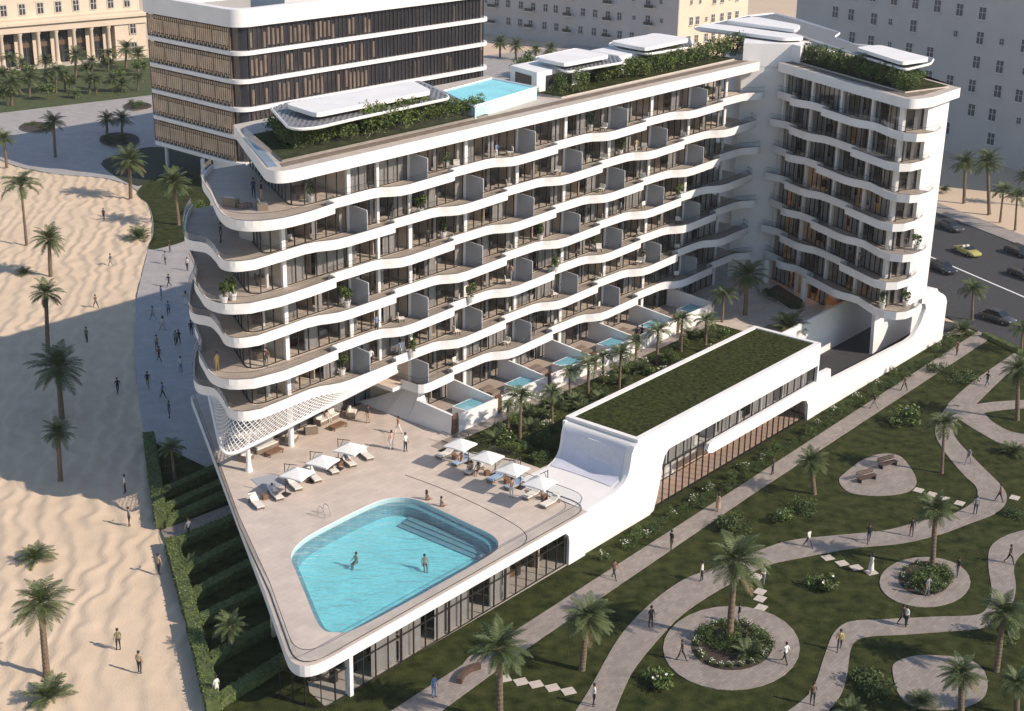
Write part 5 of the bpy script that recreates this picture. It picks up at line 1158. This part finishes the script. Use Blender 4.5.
# ------------------------------------------------------------------ vehicles
def car(px, py, rz, paint_, label, open_=False):
    p = G(px, py, .02); p.z = .03; e = empty('car', p, rz, label, 'car', 'cars on the road')
    def sect(x, zs, w, zb=.28): return [(x, -w, zb), (x, -w*1.02, zb+.25), (x, -w*.93, zs-.06), (x, -w*.78, zs), (x, w*.78, zs), (x, w*.93, zs-.06), (x, w*1.02, zb+.25), (x, w, zb)]
    S = [sect(-2.3, .62, .70, .36), sect(-2.15, .80, .84), sect(-1.5, .92, .9), sect(-.4, .95, .92), sect(.7, .93, .92), sect(1.6, .84, .9), sect(2.15, .70, .82), sect(2.35, .55, .66, .34)]
    b = MB(); k = 8
    for s in S: b.v += s
    mi = b.mi(paint_)
    for i in range(len(S)-1):
        for j in range(k): q = i*k+j; w = i*k+(j+1) % k; b.f.append((q, w, w+k, q+k)); b.m.append(mi)
    b.f.append(tuple(reversed(range(k)))); b.m.append(mi); b.f.append(tuple(range((len(S)-1)*k, len(S)*k))); b.m.append(mi)
    b.build('body', e, smooth=40)
    gl_ = mat('car_glass', (.015, .018, .02), .06, 0, spec=.8)
    if open_:
        b = MB(); b.box((-.1, 0, .90), 1.7, 1.35, .08, darkfur); b.build('cockpit', e); b = MB(); b.vert_poly([(0, 0), (.1, 0), (-.35, .38), (-.42, .38)], Vector((.95, -.62, .92)), Vector((1, 0, 0)), Vector((0, 1.24, 0)), gl_); b.build('windscreen', e)
        for y in (-.36, .36): b = MB(); b.box((-.4, y, .9), .25, .45, .35, cushion); b.build('seat', e)
    else:
        b = MB(); lo = [(-1.65, .80), (1.05, .80), (.45, .60), (-1.1, .60)]
        b.v += [(-1.75, -.78, .90), (1.15, -.78, .90), (1.15, .78, .90), (-1.75, .78, .90), (-1.15, -.60, 1.38), (.35, -.60, 1.38), (.35, .60, 1.38), (-1.15, .60, 1.38)]
        for f in ((0, 1, 5, 4), (1, 2, 6, 5), (2, 3, 7, 6), (3, 0, 4, 7)): b.f.append(f); b.m.append(b.mi(gl_))
        b.build('window', e); b = MB(); b.box((-.4, 0, 1.375), 1.52, 1.2, .045, paint_); b.build('roof', e)
    for x in (-1.4, 1.42):
        for y in (-.84, .84):
            w = MB(); w.tube([(x, y-.11, .33), (x, y+.11, .33)], .33, rubber, 14); wo = w.build('wheel', e); w = MB(); w.tube([(x, y-.12, .33), (x, y+.12, .33)], .19, chrome, 10); w.build('rim', wo)
    for y in (-.6, .6):
        h = MB(); h.box((2.2, y, .52), .14, .3, .12, mat('headlamp_glass', (.7, .7, .7), .1, 0)); h.build('headlight', e); h = MB(); h.box((-2.27, y, .58), .1, .3, .12, mat('tail_lamp', (.3, .02, .02), .3, 0)); h.build('tail_light', e)
rz_ = math.atan2(road_d.y, road_d.x)
blk = mat('black_car_paint', (.02, .02, .024), .25, 0, coat=1); gry = mat('dark_grey_car_paint', (.05, .055, .06), .3, 0, coat=1); ylw = mat('yellow_green_car_paint', (.42, .38, .10), .3, 0, coat=1)
car(950, 229.5, rz_, gry, 'dark grey car on the far lane beside the pavement'); car(966.5, 254, rz_, ylw, 'yellow green open top car driving near the white line', True)
car(942, 271, rz_, blk, 'black car partly behind the white end wall'); car(997, 321, rz_+.25, gry, 'dark car at the near kerb beside the road palm'); car(1022, 277, rz_, blk, 'black car cut by the right edge on the far lane'); car(1018, 254.5, rz_, blk, 'black car high up on the far lane at the right edge')
# ------------------------------------------------------------------ people
SK = mat('skin', (.42, .26, .18), .6, 0); HAIR = mat('dark_hair', (.03, .02, .015), .7, 0); HAIRL = mat('brown_hair', (.12, .07, .04), .7, 0); SHOE = mat('dark_shoe', (.04, .035, .03), .6, 0)
def person_mesh(pose):
    V = []; E = []; Rr = []; Tg = []
    def v(p, r): V.append(Vector(p)); Rr.append(r); return len(V)-1
    def e(a, b_, t): E.append((a, b_)); Tg.append(t)
    P = pose
    pel = v((0, 0, .96), .125); sp1 = v((0, 0, 1.12), .115); ch = v((0, .0, 1.32), .135); nk0 = v((0, 0, 1.47), .06); nk = v((0, .0, 1.54), .052); hd = v((0, .015, 1.66), .088); ht = v((0, .005, 1.74), .075)
    e(pel, sp1, 'top'); e(sp1, ch, 'top'); e(ch, nk0, 'top'); e(nk0, nk, 'skin'); e(nk, hd, 'skin'); e(hd, ht, 'skin')
    for s in (-1, 1):
        la = P['arm'][0 if s < 0 else 1]; ll = P['leg'][0 if s < 0 else 1]
        sh = v((s*.185, 0, 1.42), .06); e(ch, sh, 'top')
        a1 = rad(la[0]); el = V[sh]+Vector((s*.06, .28*math.sin(a1), -.28*math.cos(a1))); eb = v(el, .042); e(sh, eb, 'top')
        a2 = rad(la[0]+la[1]); wr = el+Vector((s*.015, .25*math.sin(a2), -.25*math.cos(a2))); wb = v(wr, .030); e(eb, wb, 'skin')
        dr = Vector((0, math.sin(a2), -math.cos(a2))); pm = v(wr+dr*.07, .034); e(wb, pm, 'skin')
        ax = Vector((0, math.cos(a2), math.sin(a2)))
        for fi in range(4):
            f1 = v(wr+dr*.115+ax*(fi-1.5)*.021, .010); f2 = v(wr+dr*(.165-.01*abs(fi-1.3))+ax*(fi-1.5)*.023+Vector((-s*.02, 0, 0)), .008); e(pm, f1, 'skin'); e(f1, f2, 'skin')
        t1 = v(wr+dr*.06+ax*.05, .011); t2 = v(wr+dr*.10+ax*.065, .009); e(pm, t1, 'skin'); e(t1, t2, 'skin')
        hp_ = v((s*.095, 0, .93), .095); e(pel, hp_, 'bottom')
        b1 = rad(ll[0]); kn = V[hp_]+Vector((s*.01, .44*math.sin(b1), -.44*math.cos(b1))); kb = v(kn, .060); e(hp_, kb, 'bottom')
        mid = v(V[hp_].lerp(kn, .45), .083)
        b2 = rad(ll[0]-ll[1]); an = kn+Vector((0, .41*math.sin(b2), -.41*math.cos(b2))); ca = v(kn.lerp(an, .3), .056); ab = v(an, .038)
        E.pop(); Tg.pop(); e(hp_, mid, 'bottom'); e(mid, kb, 'bottom'); e(kb, ca, 'low'); e(ca, ab, 'low')
        f = rad(P.get('foot', 0)); toe = v(an+Vector((0, .15*math.cos(f), -.045+.15*math.sin(f))), .034); hl_ = v(an+Vector((0, .01, -.04)), .038); e(ab, hl_, 'shoe'); e(hl_, toe, 'shoe')
    lean = rad(P.get('lean', 0))
    me = bpy.data.meshes.new('body'); me.from_pydata([tuple(p) for p in V], E, []); o = bpy.data.objects.new('tmp', me); COL.objects.link(o)
    md = o.modifiers.new('s', 'SKIN'); md.use_smooth_shade = True; sd = o.modifiers.new('d', 'SUBSURF'); sd.levels = 1
    for i, d in enumerate(me.skin_vertices[0].data): d.radius = (Rr[i]*(1.25 if i in (0, 1, 2) else 1), Rr[i]*(.85 if i in (0, 1, 2) else 1)); d.use_root = (i == 0)
    dg = bpy.context.evaluated_depsgraph_get(); m2 = bpy.data.meshes.new_from_object(o.evaluated_get(dg)); bpy.data.objects.remove(o)
    sl_i = {'skin': 0, 'top': 1, 'bottom': 2, 'low': 3, 'shoe': 4}
    m2.materials.clear()
    for m in (SK, SK, SK, SK, SHOE): m2.materials.append(m)
    for p in m2.polygons:
        c_ = p.center; best = 9; bt = 'skin'
        for (a, b_), t in zip(E, Tg):
            A, B = V[a], V[b_]; ab = B-A; u = max(0, min(1, (c_-A).dot(ab)/ab.length_squared)); d = (c_-A-ab*u).length-(Rr[a]*(1-u)+Rr[b_]*u)
            if d < best: best = d; bt = t
        p.material_index = sl_i[bt]; p.use_smooth = True
    zmin = min(v_.co.z for v_ in m2.vertices)
    M = Matrix.Translation((0, 0, -zmin))
    if lean: M = Matrix.Translation((0, 0, .10)) @ Matrix.Translation((0, 0, .3)) @ Matrix.Rotation(lean, 4, 'X') @ Matrix.Translation((0, 0, -.96))
    elif P.get('sit'): M = Matrix.Translation((0, 0, -.96+.10))
    m2.transform(M)
    hb = MB(); hb.lathe([(.02, .10), (.075, .085), (.10, .04), (.104, 0), (.098, -.05), (.085, -.09)], (0, -.012, 1.70), HAIR, 12); hm = hb.mesh('hair', 60); hm.transform(M)
    hb = MB(); hb.lathe([(.02, .10), (.075, .085), (.104, .04), (.108, 0), (.112, -.10), (.12, -.2), (.10, -.28)], (0, -.03, 1.70), HAIR, 12); hm2 = hb.mesh('hair', 60); hm2.transform(M)
    fb = MB(); fb.box((0, .098, 1.645), .022, .03, .035, SK)
    for s in (-1, 1): fb.box((s*.032, .088, 1.675), .022, .012, .010, HAIR)
    fb.box((0, .090, 1.61), .04, .01, .008, mat('lips', (.3, .12, .1), .6, 0)); fm_ = fb.mesh('face'); fm_.transform(M)
    return m2, hm, hm2, fm_
PO = {'stand': dict(arm=[(6, 12), (-4, 14)], leg=[(4, 2), (-4, 2)]), 'walk': dict(arm=[(28, 18), (-24, 12)], leg=[(-20, 8), (26, 6)]), 'stride': dict(arm=[(-28, 10), (26, 24)], leg=[(28, 8), (-22, 16)]), 'phone': dict(arm=[(30, 85), (4, 10)], leg=[(3, 2), (-5, 4)]),
      'sit': dict(arm=[(22, 40), (18, 45)], leg=[(86, 86), (80, 84)], sit=1), 'lie': dict(arm=[(16, 60), (24, 50)], leg=[(40, 34), (36, 12)], lean=48), 'swim': dict(arm=[(70, 20), (95, 10)], leg=[(20, 30), (40, 50)], sit=1)}
PMs = {k: person_mesh(v) for k, v in PO.items()}
def cloth(n, c): return mat(n, c, .85, .06, 5)
CL = {'black': cloth('black_cloth', (.025, .025, .03)), 'navy': cloth('navy_cloth', (.04, .06, .12)), 'white': cloth('white_cloth', (.72, .70, .66)), 'grey': cloth('grey_cloth', (.22, .22, .23)), 'tan': cloth('tan_cloth', (.42, .30, .19)), 'blue': cloth('blue_cloth', (.14, .24, .42)), 'olive': cloth('olive_cloth', (.16, .15, .08)), 'brown': cloth('brown_cloth', (.16, .09, .06)), 'pink': cloth('pink_cloth', (.55, .34, .28)), 'yellow': cloth('yellow_cloth', (.60, .42, .14)), 'skin': SK}
dr_ = MB(); dr_.lathe([(.10, 1.45), (.155, 1.32), (.12, 1.12), (.17, .9), (.20, .6), (.23, .30)], (0, 0, 0), CL['white'], 12); DR = dr_.mesh('dress', 60)
def person(px, py, z, pose, top_, bot, rz, label, long=False, dress=None, sc=1.03, hair=None, grp='people'):
    p = G(px, py, z) if not isinstance(px, Vector) else px
    if z == 0: p.z = sandh(p.x, p.y) if (-118 < p.x < -14 and p.y < 262 and px < 215) else .1
    m2, hm, hm2, fm_ = PMs[pose]
    e = empty('person', p, rz, label, 'person', grp); e.scale = (sc, sc, sc)
    bo = inst('body', m2, e)
    def slot(o, i, m): o.material_slots[i].link = 'OBJECT'; o.material_slots[i].material = m
    slot(bo, 1, CL[top_]); slot(bo, 2, CL[bot]); slot(bo, 3, CL[bot] if bot not in ('shorts',) else SK)
    inst('hair', hm2 if long else hm, e); inst('face', fm_, e)
    if dress: d = inst('dress', DR, e); slot(d, 0, CL[dress])
    return e
R_ = random.Random(4); pi = math.pi
# beach and promenade
S0 = 0
def pz(x, y): return .125
for a in [
 (104, 220, 0, 'stand', 'black', 'black', 0, 'person in dark clothes alone on far sand near the low palm shadow'),
 (110.8, 265.5, 0, 'walk', 'navy', 'grey', 2, 'person walking on sunlit sand in the middle upper beach'),
 (96, 307.7, 0, 'stride', 'brown', 'black', 1, 'person right at the upper edge of the big beach shadow'),
 (87, 341.5, 0, 'stand', 'olive', 'black', 3, 'person standing in the shaded sand left of the promenade'),
 (118, 393, 0, 'walk', 'black', 'navy', 4, 'person walking in shaded sand right of the largest date palm'),
 (125.4, 493.7, 0, 'stand', 'white', 'black', 2, 'person in a white shirt on the sand near the hedge garden'),
 (129.5, 526, 0, 'phone', 'grey', 'black', 5, 'person with a bag on the sand beside the cross path end'),
 (159.3, 574.4, 0, 'phone', 'tan', 'black', 5.5, 'person in a tan top standing against the outer hedge'),
 (118.6, 649.7, 0, 'stand', 'olive', 'black', .5, 'person in a dark jacket carrying a round pack on the sand'),
 (140, 673, 0, 'stand', 'tan', 'black', 0, 'person in a tan shirt and dark trousers on the lower beach'),
 (217, 698, .15, 'stand', 'white', 'white', 1, 'person dressed in white at the corner of the outer hedge'),
 (189, 537, .17, 'walk', 'grey', 'black', 4.4, 'person on the cross path between the hedge gardens'),
 (165.5, 264, .125, 'walk', 'grey', 'black', 1, 'person left of a pair at the top of the promenade'), (170, 252, .125, 'stand', 'black', 'navy', 2, 'person at the very top of the promenade by the lawn'),
 (187.5, 270.5, .125, 'stand', 'white', 'black', 3, 'person in a white top beside the curved terraces on the promenade'), (169, 287, .125, 'stride', 'navy', 'black', 2, 'person walking in the last sunlit part of the promenade'),
 (161.5, 300, .125, 'stand', 'blue', 'grey', 2, 'person just inside the promenade shade'), (168.6, 315, .125, 'walk', 'blue', 'black', 0, 'person in blue in the upper shaded promenade'),
 (191.5, 335, .125, 'stand', 'black', 'black', 0, 'person in black close to the terrace planting'), (176, 345, .125, 'walk', 'grey', 'black', .6, 'left one of a pair in the middle of the promenade'), (179, 344, .125, 'stride', 'black', 'black', .6, 'right one of a pair in the middle of the promenade'),
 (157, 350, .125, 'stand', 'tan', 'brown', 1, 'person in tan with a companion near the promenade left side'), (159.5, 361, .125, 'walk', 'brown', 'black', 1, 'person in brown in front of the tan companion'), (148, 387, .125, 'stride', 'black', 'olive', 3, 'person walking at the shaded promenade edge by the sand'), (169.6, 417.5, .125, 'stand', 'navy', 'navy', 2, 'person alone at the lower end of the promenade'),
 (163, 330, .125, 'walk', 'white', 'tan', 2, 'person in white strolling in the upper promenade shade', True), (186, 305, .125, 'stand', 'pink', 'white', 3, 'person in pink close to the terraces on the promenade', True), (153, 320, .125, 'stride', 'tan', 'grey', 1, 'person in tan near the sand edge of the promenade'), (181, 372, .125, 'phone', 'white', 'blue', 1, 'person with a phone near the building on the promenade'), (163, 398, .125, 'walk', 'blue', 'black', 5, 'person in blue in the lower middle of the promenade'),
 # deck
 (368.2, 423, DZ, 'stand', 'black', 'tan', 1, 'waiter in black and tan beside the lounge armchair'), (398.4, 434, DZ, 'walk', 'skin', 'white', 2.5, 'bather in white shorts walking on the deck below the white wall'), (391.5, 449, DZ, 'stand', 'pink', 'white', .5, 'left one of two guests chatting on the deck'), (405.5, 451.4, DZ, 'stand', 'white', 'black', 3.8, 'right one of two guests chatting on the deck, black shorts'),
 (511.3, 497.5, DZ, 'phone', 'skin', 'white', 3, 'bather standing in front of the blue loungers'),
 # park
 (614, 578.5, .16, 'walk', 'brown', 'black', 4, 'person in a brown top on the straight path by white flowers'), (671, 549.5, .16, 'stand', 'black', 'olive', 5, 'person in dark clothes midway up the straight path'), (717.7, 511, .16, 'stand', 'tan', 'tan', 2, 'robed person in sand colour on the straight path', True, 'tan'), (772.3, 474.5, .16, 'stand', 'black', 'black', 1, 'person in black on the straight path above the robed one'),
 (873.6, 408.5, .16, 'stride', 'black', 'grey', 1, 'person with a backpack beside the round lawn shrub on the straight path'), (904, 390.5, .16, 'walk', 'olive', 'black', 2, 'person near the upper straight path beside a white shrub'), (956.5, 355, .16, 'stand', 'brown', 'black', 2, 'person at the top of the straight path by the low palm'),
 (434, 697, .16, 'stand', 'blue', 'blue', 4, 'person dressed in blue on the path at the bottom edge'), (593.7, 706, .16, 'phone', 'white', 'black', 5, 'person in a white top at the bottom of the branching path'), (650.5, 627, .16, 'stand', 'black', 'black', 4, 'person in black on the branching path left of the big circle'), (681.4, 660.5, .17, 'walk', 'black', 'black', 5, 'person in a black suit walking around the large circle left side'), (701.5, 581, .16, 'stand', 'white', 'black', 1, 'person in white top at the end of the upper branch'),
 (738.5, 624, .17, 'stand', 'black', 'grey', 2, 'person behind the large round bed next to the palm trunk'), (784.8, 663, .17, 'walk', 'white', 'black', 1, 'person in a white shirt on the right side of the large circle'), (763, 585, .16, 'phone', 'white', 'grey', 2, 'person by the stepping stones above the large circle'),
 (808, 547, .16, 'stride', 'white', 'navy', 4, 'person in a white shirt on the left part of the long curved path'), (868.4, 542, .16, 'walk', 'black', 'navy', 3, 'person in a dark suit in the middle of the long curved path'), (911, 536.5, .16, 'stand', 'black', 'brown', 0, 'person in dark clothes behind the smaller circle palm'), (975, 514, .16, 'stand', 'grey', 'black', 0, 'person in grey at the bend of the curved path'), (999, 501.5, .16, 'walk', 'brown', 'black', 1, 'person in a brown jacket at the right bend of the curved path'),
 (870.6, 573, .17, 'stand', 'white', 'white', 2, 'woman in a white dress on the last stepping stone', True, 'white'), (957, 577, .17, 'stand', 'black', 'grey', 2, 'person on the right rim of the smaller circle'), (926.8, 596, .17, 'phone', 'grey', 'grey', 4, 'person in grey on the front rim of the smaller circle'), (905.5, 626.5, .16, 'stand', 'white', 'black', 5, 'front one of a couple on the lower curved path'), (902, 624.5, .16, 'walk', 'brown', 'black', 5, 'rear one of a couple on the lower curved path'),
 (839, 650, .16, 'walk', 'yellow', 'black', 3, 'person in a yellow top on the lower curved path'), (812, 704.5, .16, 'stand', 'brown', 'black', 3, 'person in a dark coat at the bottom of the lower path'), (1009, 563.5, .16, 'stride', 'black', 'black', 4, 'person in black on the right edge path'),
 (986.6, 386, .17, 'stride', 'black', 'navy', 2, 'person bending forward on the upper right path'), (968, 464, .16, 'walk', 'grey', 'grey', 2, 'person in grey on the narrow curving path'),
 (637, 342, DZ, 'stand', 'black', 'black', 0, 'left dark figure on the villa path'), (641.5, 340.5, DZ, 'stand', 'black', 'black', 3, 'right dark figure on the villa path')]:
    lg = len(a) > 8; person(a[0], a[1], a[2], a[3], a[4], a[5], a[6]+R_.uniform(-.4, .4), a[7], long=lg, dress=a[9] if len(a) > 9 else None, sc=1.06)
# pool, loungers, lounge
person(G(427, 500, DZ), 1, DZ, 'sit', 'skin', 'skin', a0-pi/2-.2, 'long haired bather sitting on the pool rim, left of two', True); person(G(441.5, 506.5, DZ), 1, DZ, 'sit', 'skin', 'skin', a0-pi/2-.2, 'dark haired bather sitting on the pool rim, right of two')
person(G(356, 552, DZ)-Vector((0, 0, .95)), 1, 1, 'sit', 'skin', 'black', 2.4, 'swimmer in the left half of the pool'); person(G(424.5, 554, DZ)-Vector((0, 0, .95)), 1, 1, 'sit', 'skin', 'navy', 3.4, 'swimmer in the right half of the pool')
for i, (lx, ly, o_z, l) in enumerate([(275.6, 496.8, oL, 'sunbather with raised knees on the lounger beside the grey mat'), (331, 471, oL, 'sunbather on the fifth lounger of the left row'), (348.5, 463.8, oL, 'sunbather on the sixth lounger of the left row')]):
    q = G(lx, ly, DZ); q = q+Vector((math.cos(o_z), math.sin(o_z), 0))*.15+Vector((0, 0, .02)); person(q, 1, 1, 'lie', ['white', 'black', 'navy'][i], 'skin', o_z+pi/2, l, i > 0, sc=1.0)
for lx, ly, l in [(461.5, 463.3, 'guest sitting on the second lounger of the right row'), (471, 472.5, 'left one of two guests sharing the third right lounger'), (478, 474.5, 'right one of two guests sharing the third right lounger')]:
    person(G(lx, ly, DZ)+Vector((0, 0, .36)), 1, 1, 'sit', R_.choice(['skin', 'pink', 'tan']), 'skin', oR+pi/2+.3, l, True, sc=1.0)
person(G(327, 421.5, DZ)+Vector((0, 0, .42)), 1, 1, 'sit', 'pink', 'white', a0+pi, 'guest seated on the long sofa', True, sc=1.0)
# balconies
flr = {6: 'seventh', 5: 'sixth', 4: 'fifth', 3: 'fourth', 2: 'third', 1: 'second', 0: 'first'}
for px, py, k, ps, t_, b_, l in [(253.8, 197.6, 6, 'stand', 'navy', 'navy', 'man in a dark suit on the top corner terrace'), (261.7, 200.6, 6, 'stand', 'black', 'pink', 'woman beside the suited man on the top corner terrace'), (221, 242.6, 5, 'stand', 'black', 'black', 'person in black on the end terrace one floor down'), (217.5, 371, 2, 'stand', 'yellow', 'yellow', 'person in a yellow robe on the lower end terrace'), (267, 366.5, 2, 'stand', 'brown', 'grey', 'person by the glass on the balcony near the rounded end'),
   (371, 365, 1, 'walk', 'white', 'black', 'person with a tray on the lowest balcony near the lattice'), (560.7, 291.7, 1, 'stand', 'grey', 'navy', 'person beside a grey screen on a low middle balcony'), (511, 280, 2, 'stand', 'pink', 'white', 'person on a middle balcony left of the grey screen'), (466, 321, 1, 'stand', 'black', 'black', 'person on the lower balcony beside a grey divider'), (619.8, 119, 6, 'stand', 'pink', 'white', 'person in white on the top long balcony'), (617, 243, 2, 'stand', 'brown', 'black', 'person on a far lower balcony in the sun'), (905.7, 252, 2, 'phone', 'black', 'grey', 'person on the curved tower balcony two floors above the ramp'), (858, 268, 1, 'stand', 'tan', 'black', 'person on the shaded tower balcony near the column')]:
    person(G(px, py, Z(k)-FD+.01), 1, 1, ps, t_, b_, R_.uniform(0, 6.28), l, sc=1.0, grp='people on balconies')
pc2 = {}
for k in (6, 5, 4, 3, 2, 1, 0):
    for j in range(2 if k else 1):
        pc2[k] = pc2.get(k, 0)+1; s_ = (2+j*25 if k == 0 else -10+j*27)+R_.uniform(0, 18)
        person(W(s_, -.6, Z(k)-FD+.01), 1, 1, R_.choice(['stand', 'walk', 'phone']), R_.choice(['black', 'white', 'tan', 'blue', 'pink', 'grey']), R_.choice(['black', 'grey', 'white']), R_.uniform(0, 6.28), 'resident standing on the %s level balcony of the long wing, %s' % (flr[k], ['towards the pool end', 'towards the stair core'][j]), R_.random() < .4, sc=1.0, grp='residents on the balconies')
# balcony furniture and plants
pot = MB(); pot.lathe([(.20, 0), (.28, .45), (.30, .5), (.24, .5), (.22, .42)], (0, 0, 0), potm, 10); POT = pot.mesh('pot'); PLT = [leafcloud(RS, 260, .45, .9, .10, leafA, leafB, .4, 5, True).mesh('foliage') for _ in range(3)]
def potted(p, label, s=1.0):
    e = empty('potted_plant', p, RS.uniform(0, 6), label, 'potted plant', 'potted plants on balconies'); inst('pot', POT, e, (0, 0, 0), 0, (s, s, s)); inst('foliage', RS.choice(PLT), e, (0, 0, .45*s), 0, (s, s, s*1.2))
cnt = {}
for px, py, k in [(311, 202, 6), (224, 303, 4), (233, 300, 4), (347, 226, 5), (342, 303, 3), (347, 307, 3), (446, 168, 6), (521, 148, 6), (443, 238, 4), (470, 257, 3), (587, 160, 5), (706, 102, 6), (585, 222, 3), (583, 279, 2), (594, 250, 2), (700, 205, 3), (342, 375, 1), (435, 364, 1), (420, 215, 5), (505, 205, 4), (540, 240, 3), (620, 155, 5), (660, 150, 4), (640, 200, 3), (480, 305, 2), (560, 262, 2), (530, 300, 1), (600, 270, 1), (400, 175, 6), (590, 130, 6), (660, 108, 6)]:
    cnt[k] = cnt.get(k, 0)+1
    q = G(px, py, Z(k)-FD+.01); s_, n_ = ST(q); q = W(s_, min(n_, .25), q.z) if s_ > -15 else q; potted(q, 'potted plant on the %s level of the long wing, %s from its near end' % (flr[k], od[cnt[k]-1]), 1.25)
for px, py, k in [(927, 127, 6), (919, 188, 4), (904, 185, 4), (918, 250, 2), (907, 306, 0), (884, 308, 0)]:
    cnt[(k, 't')] = cnt.get((k, 't'), 0)+1; potted(G(px-2, py, Z(k)-FD+.01), 'potted plant on the rounded short wing balcony end, %s level, %s one' % (flr[k], ['left', 'right'][cnt[(k, 't')]-1]), 1.25)
seatf(231, 206, 1.2, 'wicker armchair at the prow of the top corner terrace', 'armchair', a0+2, Z(6)-FD); seatf(262, 209, 1.2, 'wicker armchair nearest the glass on the top corner terrace', 'armchair', a0+1, Z(6)-FD); ltable(245, 208, 'low table on the top corner terrace', a0, 1.2, .7, Z(6)-FD)
chm = MB(); chm.box((0, 0, .38), .6, .6, .08, cushion); chm.box((0, .27, .38), .6, .07, .5, cushion); CHm = chm.mesh('seat'); clg = MB(); [clg.box((x, y, 0), .05, .05, .38, darkmul) for x, y in ((-.25, -.25), (.25, -.25), (.25, .25), (-.25, .25))]; CLm = clg.mesh('leg_frame')
nb = {}
for k in range(6, -1, -1):
    for s in [3.75+BW*i-1.9 for i in range(-1, 6)]:
        if k == 0 and s < 0: continue
        if rnd.random() < .45: continue
        e_n = .1; nb[k] = nb.get(k, 0)+1
        e = empty('balcony_chair', W(s, -.75, Z(k)-FD+.01), rnd.uniform(0, 6), 'cream chair on the %s level of the long wing, %s from its near end' % (flr[k], od[nb[k]-1]), 'chair', 'chairs on the balconies'); inst('seat', CHm, e); inst('leg_frame', CLm, e)
# ------------------------------------------------------------------ air
hm_ = bpy.data.materials.new('haze'); hm_.use_nodes = True; nt = hm_.node_tree; nt.nodes.clear(); ho = nt.nodes.new('ShaderNodeOutputMaterial'); hv = nt.nodes.new('ShaderNodeVolumePrincipled')
hv.inputs['Density'].default_value = .00016; hv.inputs['Color'].default_value = (.86, .84, .84, 1); hv.inputs['Anisotropy'].default_value = .3; nt.links.new(hv.outputs[0], ho.inputs['Volume'])
b = MB(); b.box((0, 300, -1.6), 1100, 1000, 66, hm_); tag(b.build('haze'), kind='stuff')
# ------------------------------------------------------------------ light
wd = bpy.data.worlds.new('World'); SC.world = wd; wd.use_nodes = True; nt = wd.node_tree
sky = nt.nodes.new('ShaderNodeTexSky'); sky.sky_type = 'NISHITA'; sky.sun_disc = False; sky.sun_elevation = SUNEL; sky.sun_rotation = math.atan2(SUNAZ.x, SUNAZ.y)
sky.dust_density = .4
nt.links.new(sky.outputs[0], nt.nodes['Background'].inputs[0]); nt.nodes['Background'].inputs[1].default_value = .108
sl = bpy.data.lights.new('sun', 'SUN'); sl.energy = 3.7; sl.angle = rad(.5); sl.color = (1, .86, .72)
so = bpy.data.objects.new('sun', sl); COL.objects.link(so)
tosun = Vector((SUNAZ.x*math.cos(SUNEL), SUNAZ.y*math.cos(SUNEL), math.sin(SUNEL)))
so.rotation_euler = tosun.to_track_quat('Z', 'Y').to_euler(); so.location = (60, 0, 120)
SC.view_settings.view_transform = 'Standard'; SC.view_settings.look = 'None'; SC.view_settings.exposure = 0.50; SC.view_settings.gamma = 1
SC.cycles.max_bounces = 6; SC.cycles.volume_bounces = 0; SC.cycles.volume_max_steps = 64; SC.cycles.transparent_max_bounces = 12; SC.cycles.diffuse_bounces = 2; SC.cycles.glossy_bounces = 3
SC.cycles.caustics_reflective = False; SC.cycles.caustics_refractive = False
